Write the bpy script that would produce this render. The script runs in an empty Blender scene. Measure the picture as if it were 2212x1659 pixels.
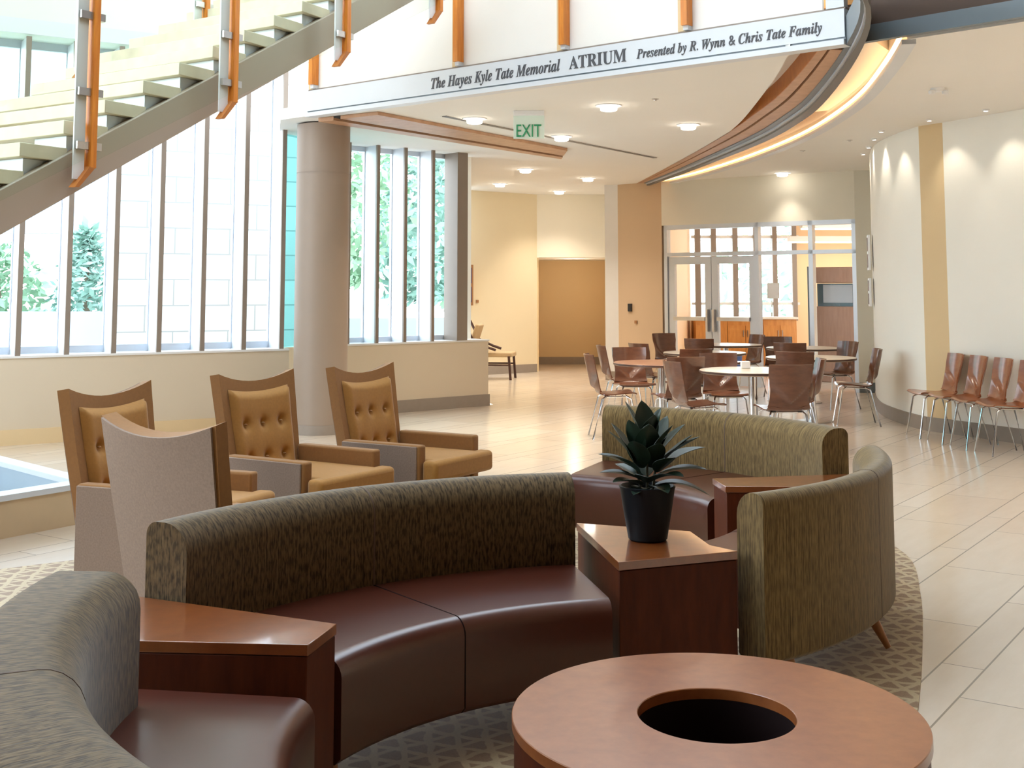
import bpy, bmesh, math, random
from mathutils import Vector, Matrix

R = math.radians
PI = math.pi
SC = bpy.context.scene
COL = SC.collection
random.seed(7)

# ------------------------------------------------------------------ camera
cam = bpy.data.cameras.new('camera')
camo = bpy.data.objects.new('camera', cam)
COL.objects.link(camo)
camo.location = (0, 0, 1.5)
camo.rotation_euler = (R(90 + 5.245), 0, 0)
cam.sensor_width = 36
cam.lens = 42.217
cam.shift_y = -0.19875
cam.clip_start = 0.05
cam.clip_end = 300
SC.camera = camo

# ------------------------------------------------------------------ light
SC.view_settings.view_transform = 'Standard'
SC.view_settings.look = 'None'
SC.view_settings.gamma = 1
SC.view_settings.exposure = 0.9
SC.view_settings.use_curve_mapping = False
world = bpy.data.worlds.new('world')
SC.world = world
world.use_nodes = True
wn = world.node_tree
bg = wn.nodes['Background']
SKY_STRENGTH = 4.5
tc = wn.nodes.new('ShaderNodeTexCoord')
sx = wn.nodes.new('ShaderNodeSeparateXYZ')
cr = wn.nodes.new('ShaderNodeValToRGB')
cr.color_ramp.elements[0].position = 0.0
cr.color_ramp.elements[0].color = (0.90, 0.95, 1.0, 1)
cr.color_ramp.elements[1].position = 0.6
cr.color_ramp.elements[1].color = (0.70, 0.85, 1.0, 1)
wn.links.new(tc.outputs['Generated'], sx.inputs[0])
wn.links.new(sx.outputs['Z'], cr.inputs[0])
wn.links.new(cr.outputs[0], bg.inputs['Color'])
bg.inputs['Strength'].default_value = SKY_STRENGTH
SC.cycles.max_bounces = 8
SC.cycles.diffuse_bounces = 5
SC.cycles.glossy_bounces = 4
SC.cycles.transmission_bounces = 6
SC.cycles.transparent_max_bounces = 16
SC.cycles.caustics_reflective = False
SC.cycles.caustics_refractive = False
SC.cycles.sample_clamp_indirect = 6
SC.cycles.use_denoising = True


def lamp(name, kind, loc, energy, color=(1, 1, 1), rot=(0, 0, 0), parent=None, **kw):
    l = bpy.data.lights.new(name, kind)
    l.energy = energy
    l.color = color
    for k, v in kw.items():
        setattr(l, k, v)
    o = bpy.data.objects.new(name, l)
    COL.objects.link(o)
    o.location = loc
    o.rotation_euler = rot
    if parent: o.parent = parent
    return o


# ------------------------------------------------------------------ materials
def nm(name):
    m = bpy.data.materials.new(name)
    m.use_nodes = True
    nt = m.node_tree
    return m, nt, nt.nodes['Principled BSDF']


def setp(b, **kw):
    names = {'rough': 'Roughness', 'metal': 'Metallic', 'spec': 'Specular IOR Level', 'coat': 'Coat Weight',
             'coatr': 'Coat Roughness', 'coati': 'Coat IOR', 'sheen': 'Sheen Weight', 'sheenr': 'Sheen Roughness', 'trans': 'Transmission Weight'}
    for k, v in kw.items():
        b.inputs[names[k]].default_value = v


def mixrgb(nt, fac, c1, c2, mode='MIX'):
    n = nt.nodes.new('ShaderNodeMix')
    n.data_type = 'RGBA'
    n.blend_type = mode
    for sock, v in ((n.inputs[0], fac), (n.inputs[6], c1), (n.inputs[7], c2)):
        if hasattr(v, 'is_linked'):
            nt.links.new(v, sock)
        elif isinstance(v, (int, float)):
            sock.default_value = v
        else:
            sock.default_value = (*v, 1)
    return n.outputs[2]


def math_n(nt, op, a, b=None, c=None):
    n = nt.nodes.new('ShaderNodeMath')
    n.operation = op
    for i, v in enumerate((a, b, c)):
        if v is None: continue
        if hasattr(v, 'is_linked'):
            nt.links.new(v, n.inputs[i])
        else:
            n.inputs[i].default_value = v
    return n.outputs[0]


def coords(nt, kind='Object', scale=(1, 1, 1), rot=(0, 0, 0)):
    t = nt.nodes.new('ShaderNodeTexCoord')
    mp = nt.nodes.new('ShaderNodeMapping')
    mp.inputs['Scale'].default_value = scale
    mp.inputs['Rotation'].default_value = rot
    nt.links.new(t.outputs[kind], mp.inputs[0])
    return mp.outputs[0]


def noise(nt, vec, scale, detail=3, rough=0.5):
    n = nt.nodes.new('ShaderNodeTexNoise')
    n.inputs['Scale'].default_value = scale
    n.inputs['Detail'].default_value = detail
    n.inputs['Roughness'].default_value = rough
    nt.links.new(vec, n.inputs['Vector'])
    return n.outputs[0]


def ramp(nt, fac, stops):
    n = nt.nodes.new('ShaderNodeValToRGB')
    e = n.color_ramp.elements
    while len(e) < len(stops): e.new(0.5)
    for i, (p, c) in enumerate(stops):
        e[i].position = p
        e[i].color = (*c, 1)
    nt.links.new(fac, n.inputs[0])
    return n.outputs[0]


def bump(nt, b, h, strength=0.2, dist=0.01):
    n = nt.nodes.new('ShaderNodeBump')
    n.inputs['Strength'].default_value = strength
    n.inputs['Distance'].default_value = dist
    nt.links.new(h, n.inputs['Height'])
    nt.links.new(n.outputs[0], b.inputs['Normal'])


def plain(name, col, rough=0.6, var=0.06, scale=6, **kw):
    m, nt, b = nm(name)
    v = coords(nt)
    f = noise(nt, v, scale)
    c = mixrgb(nt, f, tuple(x * (1 - var) for x in col), tuple(min(1, x * (1 + var)) for x in col))
    nt.links.new(c, b.inputs['Base Color'])
    setp(b, rough=rough, **kw)
    return m


def wood(name, dark, light, rough=0.3, scale=(1, 1, 12), rot=(0, 0, 0), coat=0.0, coatr=0.1, gr=5, spec=0.5):
    m, nt, b = nm(name)
    v = coords(nt, scale=scale, rot=rot)
    f = noise(nt, v, gr, 5, 0.6)
    c = ramp(nt, f, [(0.3, dark), (0.7, light)])
    nt.links.new(c, b.inputs['Base Color'])
    setp(b, rough=rough, coat=coat, coatr=coatr, spec=spec, coati=1.85 if coat == 1.0 else 1.5)
    return m


def emit(name, col, strength):
    m, nt, b = nm(name)
    b.inputs['Base Color'].default_value = (*col, 1)
    b.inputs['Emission Color'].default_value = (*col, 1)
    b.inputs['Emission Strength'].default_value = strength
    return m


def glass(name, tint=(0.96, 0.99, 0.98), refl=0.08):
    m = bpy.data.materials.new(name)
    m.use_nodes = True
    nt = m.node_tree
    nt.nodes.remove(nt.nodes['Principled BSDF'])
    out = nt.nodes['Material Output']
    t = nt.nodes.new('ShaderNodeBsdfTransparent')
    t.inputs[0].default_value = (*tint, 1)
    g = nt.nodes.new('ShaderNodeBsdfGlossy')
    g.inputs['Roughness'].default_value = 0.02
    fr = nt.nodes.new('ShaderNodeLayerWeight')
    fr.inputs[0].default_value = 0.15
    fac = math_n(nt, 'MULTIPLY', fr.outputs['Fresnel'], refl * 5)
    mx = nt.nodes.new('ShaderNodeMixShader')
    nt.links.new(fac, mx.inputs[0])
    nt.links.new(t.outputs[0], mx.inputs[1])
    nt.links.new(g.outputs[0], mx.inputs[2])
    nt.links.new(mx.outputs[0], out.inputs[0])
    return m


M = {}
M['wall'] = plain('cream_wall', (0.82, 0.745, 0.60), 0.85, 0.02, 2)
M['wall_white'] = plain('warm_white_wall', (0.90, 0.875, 0.81), 0.8, 0.015, 2)
M['wall_low'] = plain('low_wall', (0.66, 0.56, 0.43), 0.85, 0.02, 2)
M['wall_grey'] = plain('greige_wall', (0.76, 0.73, 0.63), 0.85, 0.02, 2)
M['wall_sand'] = plain('sand_wall', (0.80, 0.68, 0.47), 0.85, 0.02, 2)
M['wall_tan'] = plain('tan_wall', (0.59, 0.43, 0.28), 0.85, 0.02, 2)
M['wall_gold'] = plain('golden_wall', (0.74, 0.56, 0.33), 0.85, 0.02, 2)
M['upper_wall'] = plain('upper_wall', (0.78, 0.84, 0.74), 0.85, 0.03, 1.2)  # green cast of the stair glass is put into this wall colour
M['ceiling'] = plain('ceiling_paint', (0.85, 0.83, 0.79), 0.9, 0.015, 2)
M['base'] = plain('grey_base', (0.30, 0.25, 0.21), 0.5, 0.08, 12)
M['sill'] = plain('sill', (0.80, 0.80, 0.80), 0.4, 0.02)
M['fin'] = plain('fin_light', (0.72, 0.74, 0.78), 0.45, 0.02)
M['fin_cap'] = plain('fin_cap', (0.27, 0.215, 0.175), 0.5, 0.03)
M['alu'] = plain('aluminium', (0.62, 0.66, 0.72), 0.35, 0.03, metal=0.35)
M['taupe'] = plain('taupe_paint', (0.33, 0.255, 0.20), 0.5, 0.03, 3)
M['taupe_stair'] = plain('taupe_stair_paint', (0.47, 0.375, 0.30), 0.5, 0.03, 3)
M['band'] = plain('band_white', (0.70, 0.72, 0.75), 0.4, 0.02)
M['panel'] = plain('balustrade_panel', (0.90, 0.86, 0.80), 0.6, 0.01)
M['steel_dark'] = plain('dark_steel', (0.16, 0.15, 0.14), 0.4, 0.05, metal=0.4)
M['steel_blue'] = plain('blue_grey_steel', (0.17, 0.20, 0.22), 0.4, 0.05, metal=0.3)
M['black_slot'] = plain('slot_black', (0.03, 0.025, 0.02), 0.7, 0.05)
M['orange_wood'] = wood('orange_wood', (0.60, 0.17, 0.015), (0.78, 0.28, 0.03), 0.35, (8, 8, 0.8))
M['beam_wood'] = wood('beam_wood', (0.44, 0.24, 0.13), (0.58, 0.34, 0.20), 0.45, (1.5, 1.5, 1.5))
M['beam_dark_wood'] = wood('beam_side_wood', (0.42, 0.13, 0.02), (0.56, 0.20, 0.04), 0.45, (1.5, 1.5, 1.5))
M['brown_dark'] = plain('dark_brown_panel', (0.085, 0.045, 0.025), 0.6, 0.1, 2)
M['peach'] = plain('cove_peach', (0.84, 0.44, 0.15), 0.7, 0.02)  # warmth of the cove light is put into this paint
M['tread'] = plain('stone_tread', (0.74, 0.66, 0.50), 0.55, 0.16, 9)
M['stone'] = plain('basin_stone', (0.60, 0.45, 0.28), 0.6, 0.1, 5)
M['stone_pale'] = plain('basin_pale', (0.66, 0.70, 0.74), 0.4, 0.04, 5)
M['basin_inner'] = plain('basin_lining', (0.36, 0.44, 0.50), 0.5, 0.05, 5)
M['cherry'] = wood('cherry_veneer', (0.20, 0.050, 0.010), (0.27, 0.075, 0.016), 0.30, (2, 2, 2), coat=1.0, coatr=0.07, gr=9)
M['cherry_side'] = wood('cherry_side', (0.062, 0.011, 0.003), (0.100, 0.021, 0.005), 0.5, (3, 3, 0.6), gr=8, spec=0.2)  # table sides darker than the tops, their shade put into the colour
M['cherry_table'] = wood('cherry_table_top', (0.22, 0.062, 0.015), (0.30, 0.095, 0.026), 0.34, (2, 2, 2), coat=0.45, coatr=0.22, gr=9)
M['leg_wood'] = wood('leg_wood', (0.30, 0.12, 0.035), (0.42, 0.18, 0.06), 0.4, (6, 6, 1))
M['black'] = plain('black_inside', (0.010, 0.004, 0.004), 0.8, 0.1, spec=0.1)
M['leather'] = plain('brown_leather', (0.068, 0.015, 0.007), 0.34, 0.10, 40, coat=0.3, coatr=0.2, spec=0.35)
M['chrome'] = plain('chrome', (0.78, 0.80, 0.84), 0.16, 0.02, metal=1.0)
M['steel'] = plain('stainless', (0.62, 0.60, 0.58), 0.28, 0.03, metal=0.9)
M['ply'] = wood('brown_ply', (0.105, 0.036, 0.018), (0.165, 0.062, 0.030), 0.28, (2, 2, 6), coat=0.4, coatr=0.12, gr=4)
M['ply_red'] = wood('red_ply', (0.26, 0.085, 0.035), (0.36, 0.13, 0.055), 0.28, (2, 2, 6), coat=0.5, coatr=0.12, gr=4)
M['laminate'] = plain('table_laminate', (0.72, 0.62, 0.50), 0.28, 0.03, 20)
M['edge_dark'] = plain('table_edge', (0.10, 0.05, 0.035), 0.4, 0.05)
M['laminate_brown'] = wood('brown_tabletop', (0.28, 0.13, 0.08), (0.36, 0.18, 0.11), 0.28, (2, 2, 2))  # pale laminate with a brown reflection painted into the top
M['mustard'] = plain('mustard_velvet', (0.37, 0.17, 0.032), 0.75, 0.16, 60, sheen=0.25, sheenr=0.4)
M['mustard_dark'] = plain('mustard_frame', (0.27, 0.12, 0.03), 0.8, 0.14, 60, sheen=0.2, sheenr=0.4)
M['taupe_fabric'] = plain('taupe_fabric', (0.25, 0.175, 0.13), 0.9, 0.28, 110, sheen=0.2, sheenr=0.5)
M['pot'] = plain('black_pot', (0.005, 0.006, 0.008), 0.5, 0.1, spec=0.25)
M['soil'] = plain('soil', (0.05, 0.035, 0.02), 0.9, 0.4, 60)
M['leaf'] = plain('rubber_leaf', (0.009, 0.022, 0.011), 0.42, 0.3, 14)
M['stem'] = plain('plant_stem', (0.05, 0.045, 0.02), 0.6, 0.2)
M['cab_orange'] = wood('honey_maple', (0.62, 0.26, 0.06), (0.78, 0.38, 0.11), 0.4, (5, 5, 0.7))
M['cab_brown'] = wood('brown_laminate', (0.26, 0.14, 0.09), (0.33, 0.19, 0.13), 0.4, (5, 5, 0.7))
M['peach_wall'] = plain('peach_wall', (0.90, 0.66, 0.42), 0.8, 0.02)
M['blue_steel'] = plain('machine_steel', (0.16, 0.22, 0.25), 0.25, 0.05, metal=0.6)
M['machine_grey'] = plain('machine_grey', (0.42, 0.43, 0.45), 0.3, 0.03, metal=0.3)
M['blue_bin'] = plain('blue_bin', (0.03, 0.07, 0.22), 0.5, 0.05)
M['white_plastic'] = plain('white_plastic', (0.85, 0.85, 0.86), 0.4, 0.02)
M['black_plastic'] = plain('black_plastic', (0.012, 0.012, 0.014), 0.4, 0.05)
M['letter'] = plain('sign_lettering', (0.07, 0.07, 0.08), 0.5, 0.03)
M['green_letter'] = plain('exit_green', (0.03, 0.33, 0.15), 0.5, 0.02)
M['exit_glass'] = plain('exit_acrylic', (0.78, 0.92, 0.84), 0.2, 0.02)
M['lamp_glow'] = emit('lamp_glow', (1.0, 0.93, 0.80), 9)
M['cove_led'] = emit('cove_led', (1.0, 0.60, 0.27), 4.5)
M['tube_glow'] = emit('tube_glow', (1.0, 0.86, 0.66), 4)
M['glass'] = glass('window_glass', (0.97, 0.99, 0.99), 0.03)
M['glass_teal'] = glass('teal_glass', (0.52, 0.80, 0.80), 0.08)
M['glass_rail'] = glass('rail_glass', (0.955, 0.99, 0.965), 0.05)
M['sofa_wood_seat'] = M['leather']
M['beige_uph'] = plain('beige_upholstery', (0.52, 0.38, 0.22), 0.85, 0.08, 30)
M['dark_wood'] = plain('dark_chair_wood', (0.055, 0.018, 0.012), 0.4, 0.1)
M['frame_gold'] = plain('picture_frame_gold', (0.35, 0.16, 0.06), 0.4, 0.1)
M['art_dark'] = plain('art_print', (0.06, 0.05, 0.12), 0.6, 0.9, 14)
M['art_brown'] = plain('art_brown', (0.20, 0.12, 0.09), 0.6, 0.6, 10)
M['bark'] = plain('bark', (0.22, 0.17, 0.12), 0.9, 0.3, 12)
M['leaf_green'] = plain('tree_foliage', (0.27, 0.42, 0.27), 0.8, 0.35, 3)
M['leaf_teal'] = plain('conifer_foliage', (0.27, 0.42, 0.35), 0.8, 0.35, 3)
M['ext_ground'] = plain('paving_outside', (0.48, 0.48, 0.46), 0.9, 0.05, 1)
M['ext_wall'] = plain('pale_outside_wall', (0.34, 0.40, 0.46), 0.9, 0.04, 1)


def fabric(name, dark, mid, light, su=70, sv=10, dash=True):
    m, nt, b = nm(name)
    t = nt.nodes.new('ShaderNodeTexCoord')
    mp = nt.nodes.new('ShaderNodeMapping')
    mp.inputs['Scale'].default_value = (su, sv, 1)
    nt.links.new(t.outputs['UV'], mp.inputs[0])
    f1 = noise(nt, mp.outputs[0], 1.0, 2, 0.5)
    c1 = ramp(nt, f1, [(0.40, dark), (0.52, mid), (0.70, light)])
    mp2 = nt.nodes.new('ShaderNodeMapping')
    mp2.inputs['Scale'].default_value = (su * 1.7, 3.0, 1)
    nt.links.new(t.outputs['UV'], mp2.inputs[0])
    f = noise(nt, mp2.outputs[0], 1.0, 3, 0.6)
    c = mixrgb(nt, 0.35 if dash else 0.6, c1, ramp(nt, f, [(0.35, dark), (0.60, light)]))
    nt.links.new(c, b.inputs['Base Color'])
    setp(b, rough=0.85, sheen=0.3, sheenr=0.4, spec=0.2)
    bump(nt, b, f, 0.25, 0.004)
    return m


M['sofa_fabric'] = fabric('sofa_fabric', (0.026, 0.015, 0.005), (0.110, 0.070, 0.029), (0.175, 0.115, 0.052), 120, 30)
M['sofa_fabric_far'] = fabric('sofa_fabric_stripe', (0.055, 0.032, 0.009), (0.165, 0.105, 0.036), (0.260, 0.172, 0.068), 130, 22, False)

# floor tile
m, nt, b = nm('floor_tile')
v = coords(nt, 'Object', rot=(0, 0, R(-55.5)))   # u along the planks
sp = nt.nodes.new('ShaderNodeSeparateXYZ')
nt.links.new(v, sp.inputs[0])
U, V = sp.outputs[0], sp.outputs[1]
per = 0.62
vm = math_n(nt, 'DIVIDE', V, per)
row = math_n(nt, 'FLOOR', vm)
vf = math_n(nt, 'MULTIPLY', math_n(nt, 'FRACT', vm), per)
narrow = math_n(nt, 'LESS_THAN', vf, 0.17)
e1 = math_n(nt, 'LESS_THAN', math_n(nt, 'ABSOLUTE', math_n(nt, 'SUBTRACT', vf, 0.17)), 0.004)
e2 = math_n(nt, 'LESS_THAN', vf, 0.008)
rid = math_n(nt, 'ADD', math_n(nt, 'MULTIPLY', row, 2.0), narrow)
wn1 = nt.nodes.new('ShaderNodeTexWhiteNoise'); wn1.noise_dimensions = '1D'
nt.links.new(rid, wn1.inputs['W'])
uo = math_n(nt, 'ADD', math_n(nt, 'DIVIDE', U, 1.15), wn1.outputs[0])
uf = math_n(nt, 'FRACT', uo)
e3 = math_n(nt, 'LESS_THAN', uf, 0.006)
tid = nt.nodes.new('ShaderNodeTexWhiteNoise'); tid.noise_dimensions = '2D'
cmb = nt.nodes.new('ShaderNodeCombineXYZ')
nt.links.new(rid, cmb.inputs[0]); nt.links.new(math_n(nt, 'FLOOR', uo), cmb.inputs[1])
nt.links.new(cmb.outputs[0], tid.inputs['Vector'])
mpn = nt.nodes.new('ShaderNodeMapping'); mpn.inputs['Scale'].default_value = (1.2, 5, 1)
nt.links.new(v, mpn.inputs[0])
fn = noise(nt, mpn.outputs[0], 2.2, 6, 0.65)
tilec = ramp(nt, tid.outputs['Value'], [(0.0, (0.58, 0.47, 0.36)), (0.5, (0.65, 0.55, 0.44)), (1.0, (0.70, 0.61, 0.51))])
tilec = mixrgb(nt, math_n(nt, 'MULTIPLY', narrow, 0.35), tilec, (0.66, 0.58, 0.49))
tilec = mixrgb(nt, 0.3, tilec, ramp(nt, fn, [(0.3, (0.54, 0.42, 0.31)), (0.7, (0.72, 0.62, 0.52))]))
g = math_n(nt, 'MAXIMUM', math_n(nt, 'MAXIMUM', e1, e2), e3)
tilec = mixrgb(nt, g, tilec, (0.20, 0.16, 0.12))
nt.links.new(tilec, b.inputs['Base Color'])
setp(b, spec=0.5, rough=0.32, coat=0.6, coatr=0.16, coati=1.6)
M['tile'] = m

# rug : lattice of triangles
m, nt, b = nm('rug_lattice')
v = coords(nt)
sp = nt.nodes.new('ShaderNodeSeparateXYZ'); nt.links.new(v, sp.inputs[0])
d = None
nn = noise(nt, v, 9, 2)
for a in (8, 68, 128):
    p = math_n(nt, 'ADD', math_n(nt, 'MULTIPLY', sp.outputs[0], math.cos(R(a))), math_n(nt, 'MULTIPLY', sp.outputs[1], math.sin(R(a))))
    p = math_n(nt, 'ADD', math_n(nt, 'DIVIDE', p, 0.095), math_n(nt, 'MULTIPLY', nn, 0.5))
    q = math_n(nt, 'ABSOLUTE', math_n(nt, 'SUBTRACT', math_n(nt, 'FRACT', p), 0.5))
    d = q if d is None else math_n(nt, 'MINIMUM', d, q)
c = ramp(nt, d, [(0.10, (0.60, 0.47, 0.28)), (0.15, (0.27, 0.15, 0.08))])
c = mixrgb(nt, 0.25, c, ramp(nt, noise(nt, v, 160, 2), [(0.3, (0.12, 0.08, 0.04)), (0.7, (0.5, 0.38, 0.22))]))
nt.links.new(c, b.inputs['Base Color'])
setp(b, rough=0.95, sheen=0.5, sheenr=0.4, spec=0.2)
M['rug'] = m

# stone wall outside
m, nt, b = nm('limestone_blocks')
v = coords(nt, 'UV')
br = nt.nodes.new('ShaderNodeTexBrick')
br.inputs['Color1'].default_value = (0.50, 0.48, 0.46, 1)
br.inputs['Color2'].default_value = (0.38, 0.365, 0.35, 1)
br.inputs['Mortar'].default_value = (0.25, 0.24, 0.23, 1)
br.inputs['Scale'].default_value = 1
br.inputs['Brick Width'].default_value = 0.9
br.inputs['Row Height'].default_value = 0.42
br.inputs['Mortar Size'].default_value = 0.012
nt.links.new(v, br.inputs['Vector'])
nt.links.new(br.outputs[0], b.inputs['Base Color'])
setp(b, rough=0.9)
M['limestone'] = m


# ------------------------------------------------------------------ mesh helpers
class MB:
    def __init__(s):
        s.v = []; s.f = []; s.uv = None

    def add(s, vs, fs):
        o = len(s.v)
        s.v += [tuple(p) for p in vs]
        s.f += [tuple(i + o for i in f) for f in fs]
        return s

    def box(s, c, d, rz=0, rx=0, ry=0):
        x, y, z = [k / 2 for k in d]
        vs = [Vector((a * x, b_ * y, e * z)) for a in (-1, 1) for b_ in (-1, 1) for e in (-1, 1)]
        mt = Matrix.Rotation(rz, 3, 'Z') @ Matrix.Rotation(ry, 3, 'Y') @ Matrix.Rotation(rx, 3, 'X')
        vs = [mt @ p + Vector(c) for p in vs]
        return s.add(vs, [(0, 1, 3, 2), (4, 6, 7, 5), (0, 4, 5, 1), (2, 3, 7, 6), (0, 2, 6, 4), (1, 5, 7, 3)])

    def prism(s, poly, z0, z1):
        n = len(poly)
        vs = [(p[0], p[1], z0) for p in poly] + [(p[0], p[1], z1) for p in poly]
        fs = [tuple(range(n))[::-1], tuple(range(n, 2 * n))]
        fs += [(i, (i + 1) % n, n + (i + 1) % n, n + i) for i in range(n)]
        return s.add(vs, fs)

    def hexa(s, p):  # 8 points: bottom 4, top 4
        return s.add(p, [(3, 2, 1, 0), (4, 5, 6, 7), (0, 1, 5, 4), (1, 2, 6, 5), (2, 3, 7, 6), (3, 0, 4, 7)])

    def tube(s, path, r, n=10, r2=None):
        path = [Vector(p) for p in path]
        rings = []
        for i, p in enumerate(path):
            t = (path[min(i + 1, len(path) - 1)] - path[max(i - 1, 0)]).normalized()
            a = t.orthogonal().normalized() if abs(t.z) > 0.95 else t.cross(Vector((0, 0, 1))).normalized()
            if abs(t.z) > 0.95: a = Vector((1, 0, 0)) - t * t.x; a.normalize()
            b_ = t.cross(a)
            rr = r if r2 is None else r + (r2 - r) * i / (len(path) - 1)
            rings.append([p + a * rr * math.cos(2 * PI * k / n) + b_ * rr * math.sin(2 * PI * k / n) for k in range(n)])
        vs = [q for rg in rings for q in rg]
        fs = []
        for i in range(len(path) - 1):
            for k in range(n):
                fs.append((i * n + k, i * n + (k + 1) % n, (i + 1) * n + (k + 1) % n, (i + 1) * n + k))
        fs.append(tuple(range(n))[::-1]); fs.append(tuple(range((len(path) - 1) * n, len(path) * n)))
        return s.add(vs, fs)

    def lathe(s, prof, n=32, c=(0, 0, 0), closed=False):
        vs = []
        for r, z in prof:
            for k in range(n):
                a = 2 * PI * k / n
                vs.append((c[0] + r * math.cos(a), c[1] + r * math.sin(a), c[2] + z))
        fs = []
        m_ = len(prof)
        for i in range(m_ if closed else m_ - 1):
            j = (i + 1) % m_
            for k in range(n):
                fs.append((i * n + k, i * n + (k + 1) % n, j * n + (k + 1) % n, j * n + k))
        if not closed:
            if prof[0][0] > 1e-5: fs.append(tuple(range(n))[::-1])
            if prof[-1][0] > 1e-5: fs.append(tuple(range((m_ - 1) * n, m_ * n)))
        return s.add(vs, fs)

    def grid(s, fn, nu, nv, thick=None):
        P = [[Vector(fn(i / nu, j / nv)) for j in range(nv + 1)] for i in range(nu + 1)]
        vs = [p for r_ in P for p in r_]
        W = nv + 1
        fs = [(i * W + j, (i + 1) * W + j, (i + 1) * W + j + 1, i * W + j + 1) for i in range(nu) for j in range(nv)]
        if thick:
            N = len(vs)
            vs2 = []
            for i in range(nu + 1):
                for j in range(nv + 1):
                    du = P[min(i + 1, nu)][j] - P[max(i - 1, 0)][j]
                    dv = P[i][min(j + 1, nv)] - P[i][max(j - 1, 0)]
                    vs2.append(P[i][j] - du.cross(dv).normalized() * thick)
            fs2 = [tuple(N + q for q in f)[::-1] for f in fs]
            rim = []
            for i in range(nu):
                rim.append((i * W, N + i * W, N + (i + 1) * W, (i + 1) * W))
                rim.append((i * W + nv, (i + 1) * W + nv, N + (i + 1) * W + nv, N + i * W + nv))
            for j in range(nv):
                rim.append((j, j + 1, N + j + 1, N + j))
                rim.append((nu * W + j, N + nu * W + j, N + nu * W + j + 1, nu * W + j + 1))
            vs += vs2
            fs += fs2 + rim
        return s.add(vs, fs)


def obj(name, mb, mat, parent=None, smooth=False, bevel=0, seg=2, subsurf=0, loc=None, angle=35, fix=True):
    me = bpy.data.meshes.new(name)
    me.from_pydata(mb.v, [], mb.f)
    if fix:
        bm = bmesh.new(); bm.from_mesh(me)
        bmesh.ops.recalc_face_normals(bm, faces=bm.faces)
        big = [f for f in bm.faces if len(f.verts) > 4]
        if big and not subsurf: bmesh.ops.triangulate(bm, faces=big)
        bm.to_mesh(me); bm.free()
    if isinstance(mat, str): mat = M[mat]
    me.materials.append(mat)
    if mb.uv:
        l = me.uv_layers.new(name='uv')
        for lp in me.loops:
            l.data[lp.index].uv = mb.uv[lp.vertex_index]
    o = bpy.data.objects.new(name, me)
    COL.objects.link(o)
    if parent: o.parent = parent
    if loc: o.location = loc
    if bevel:
        md = o.modifiers.new('bevel', 'BEVEL'); md.width = bevel; md.segments = seg
        md.limit_method = 'ANGLE'; md.angle_limit = R(40)
    if subsurf:
        md = o.modifiers.new('sub', 'SUBSURF'); md.levels = subsurf; md.render_levels = subsurf
    if smooth or bevel:
        for p in me.polygons: p.use_smooth = True
        if not subsurf:
            try:
                me.set_sharp_from_angle(angle=R(angle))
            except Exception:
                pass
    return o


def tag(o, label=None, cat=None, group=None, kind=None):
    if label: o['label'] = label
    if cat: o['category'] = cat
    if group: o['group'] = group
    if kind: o['kind'] = kind
    return o


def thing(name, label, cat, loc=(0, 0, 0), rz=0, group=None):
    o = bpy.data.objects.new(name, None)
    o.empty_display_size = 0.1
    COL.objects.link(o)
    o.location = loc
    o.rotation_euler = (0, 0, rz)
    return tag(o, label, cat, group)


def struct(name, mb, mat, parent=None, label=None, **kw):
    o = obj(name, mb, mat, parent, **kw)
    if not parent:
        o['kind'] = 'structure'
        if label: o['label'] = label
    return o


def sempty(name, label=None, loc=(0, 0, 0)):
    o = bpy.data.objects.new(name, None)
    COL.objects.link(o); o.location = loc
    o['kind'] = 'structure'
    if label: o['label'] = label
    return o


KIDS = {}


def dup(root, loc, rz, label, group=None):
    def cp(o, par):
        c_ = o.copy()
        COL.objects.link(c_)
        if par is not None: c_.parent = par
        for ch in list(o.children):
            if ch.name in SRC[root.name]: cp(ch, c_)
        return c_
    if root.name not in SRC:
        SRC[root.name] = {c_.name for c_ in root.children_recursive}
    r_ = cp(root, None)
    r_.location = loc
    r_.rotation_euler = (0, 0, rz)
    r_['label'] = label
    if group: r_['group'] = group
    return r_


SRC = {}


def norm2(v):
    l = math.hypot(*v)
    return (v[0] / l, v[1] / l)


def offset_line(pts, d):
    out = []
    for i, p in enumerate(pts):
        ns = []
        for a, b_ in ((i - 1, i), (i, i + 1)):
            if a < 0 or b_ >= len(pts): continue
            u = norm2((pts[b_][0] - pts[a][0], pts[b_][1] - pts[a][1]))
            ns.append((-u[1], u[0]))
        n = norm2((sum(k[0] for k in ns), sum(k[1] for k in ns)))
        sc = 1 / max(0.5, n[0] * ns[0][0] + n[1] * ns[0][1])
        out.append((p[0] + n[0] * d * sc, p[1] + n[1] * d * sc))
    return out


def wallpoly(pts, z0, z1, d):
    """wall whose room face follows pts, thickness d to the left of the direction"""
    m_ = MB()
    q = offset_line(pts, d)
    return m_.prism(list(pts) + q[::-1], z0, z1)


def spline(pts, n=8):
    out = []
    P = [Vector(p) for p in pts]
    for i in range(len(P) - 1):
        p0 = P[max(i - 1, 0)]; p1 = P[i]; p2 = P[i + 1]; p3 = P[min(i + 2, len(P) - 1)]
        for k in range(n):
            t = k / n
            q = 0.5 * ((2 * p1) + (p2 - p0) * t + (2 * p0 - 5 * p1 + 4 * p2 - p3) * t * t + (3 * p1 - p0 - 3 * p2 + p3) * t ** 3)
            out.append(tuple(q))
    out.append(tuple(P[-1]))
    return out


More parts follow.
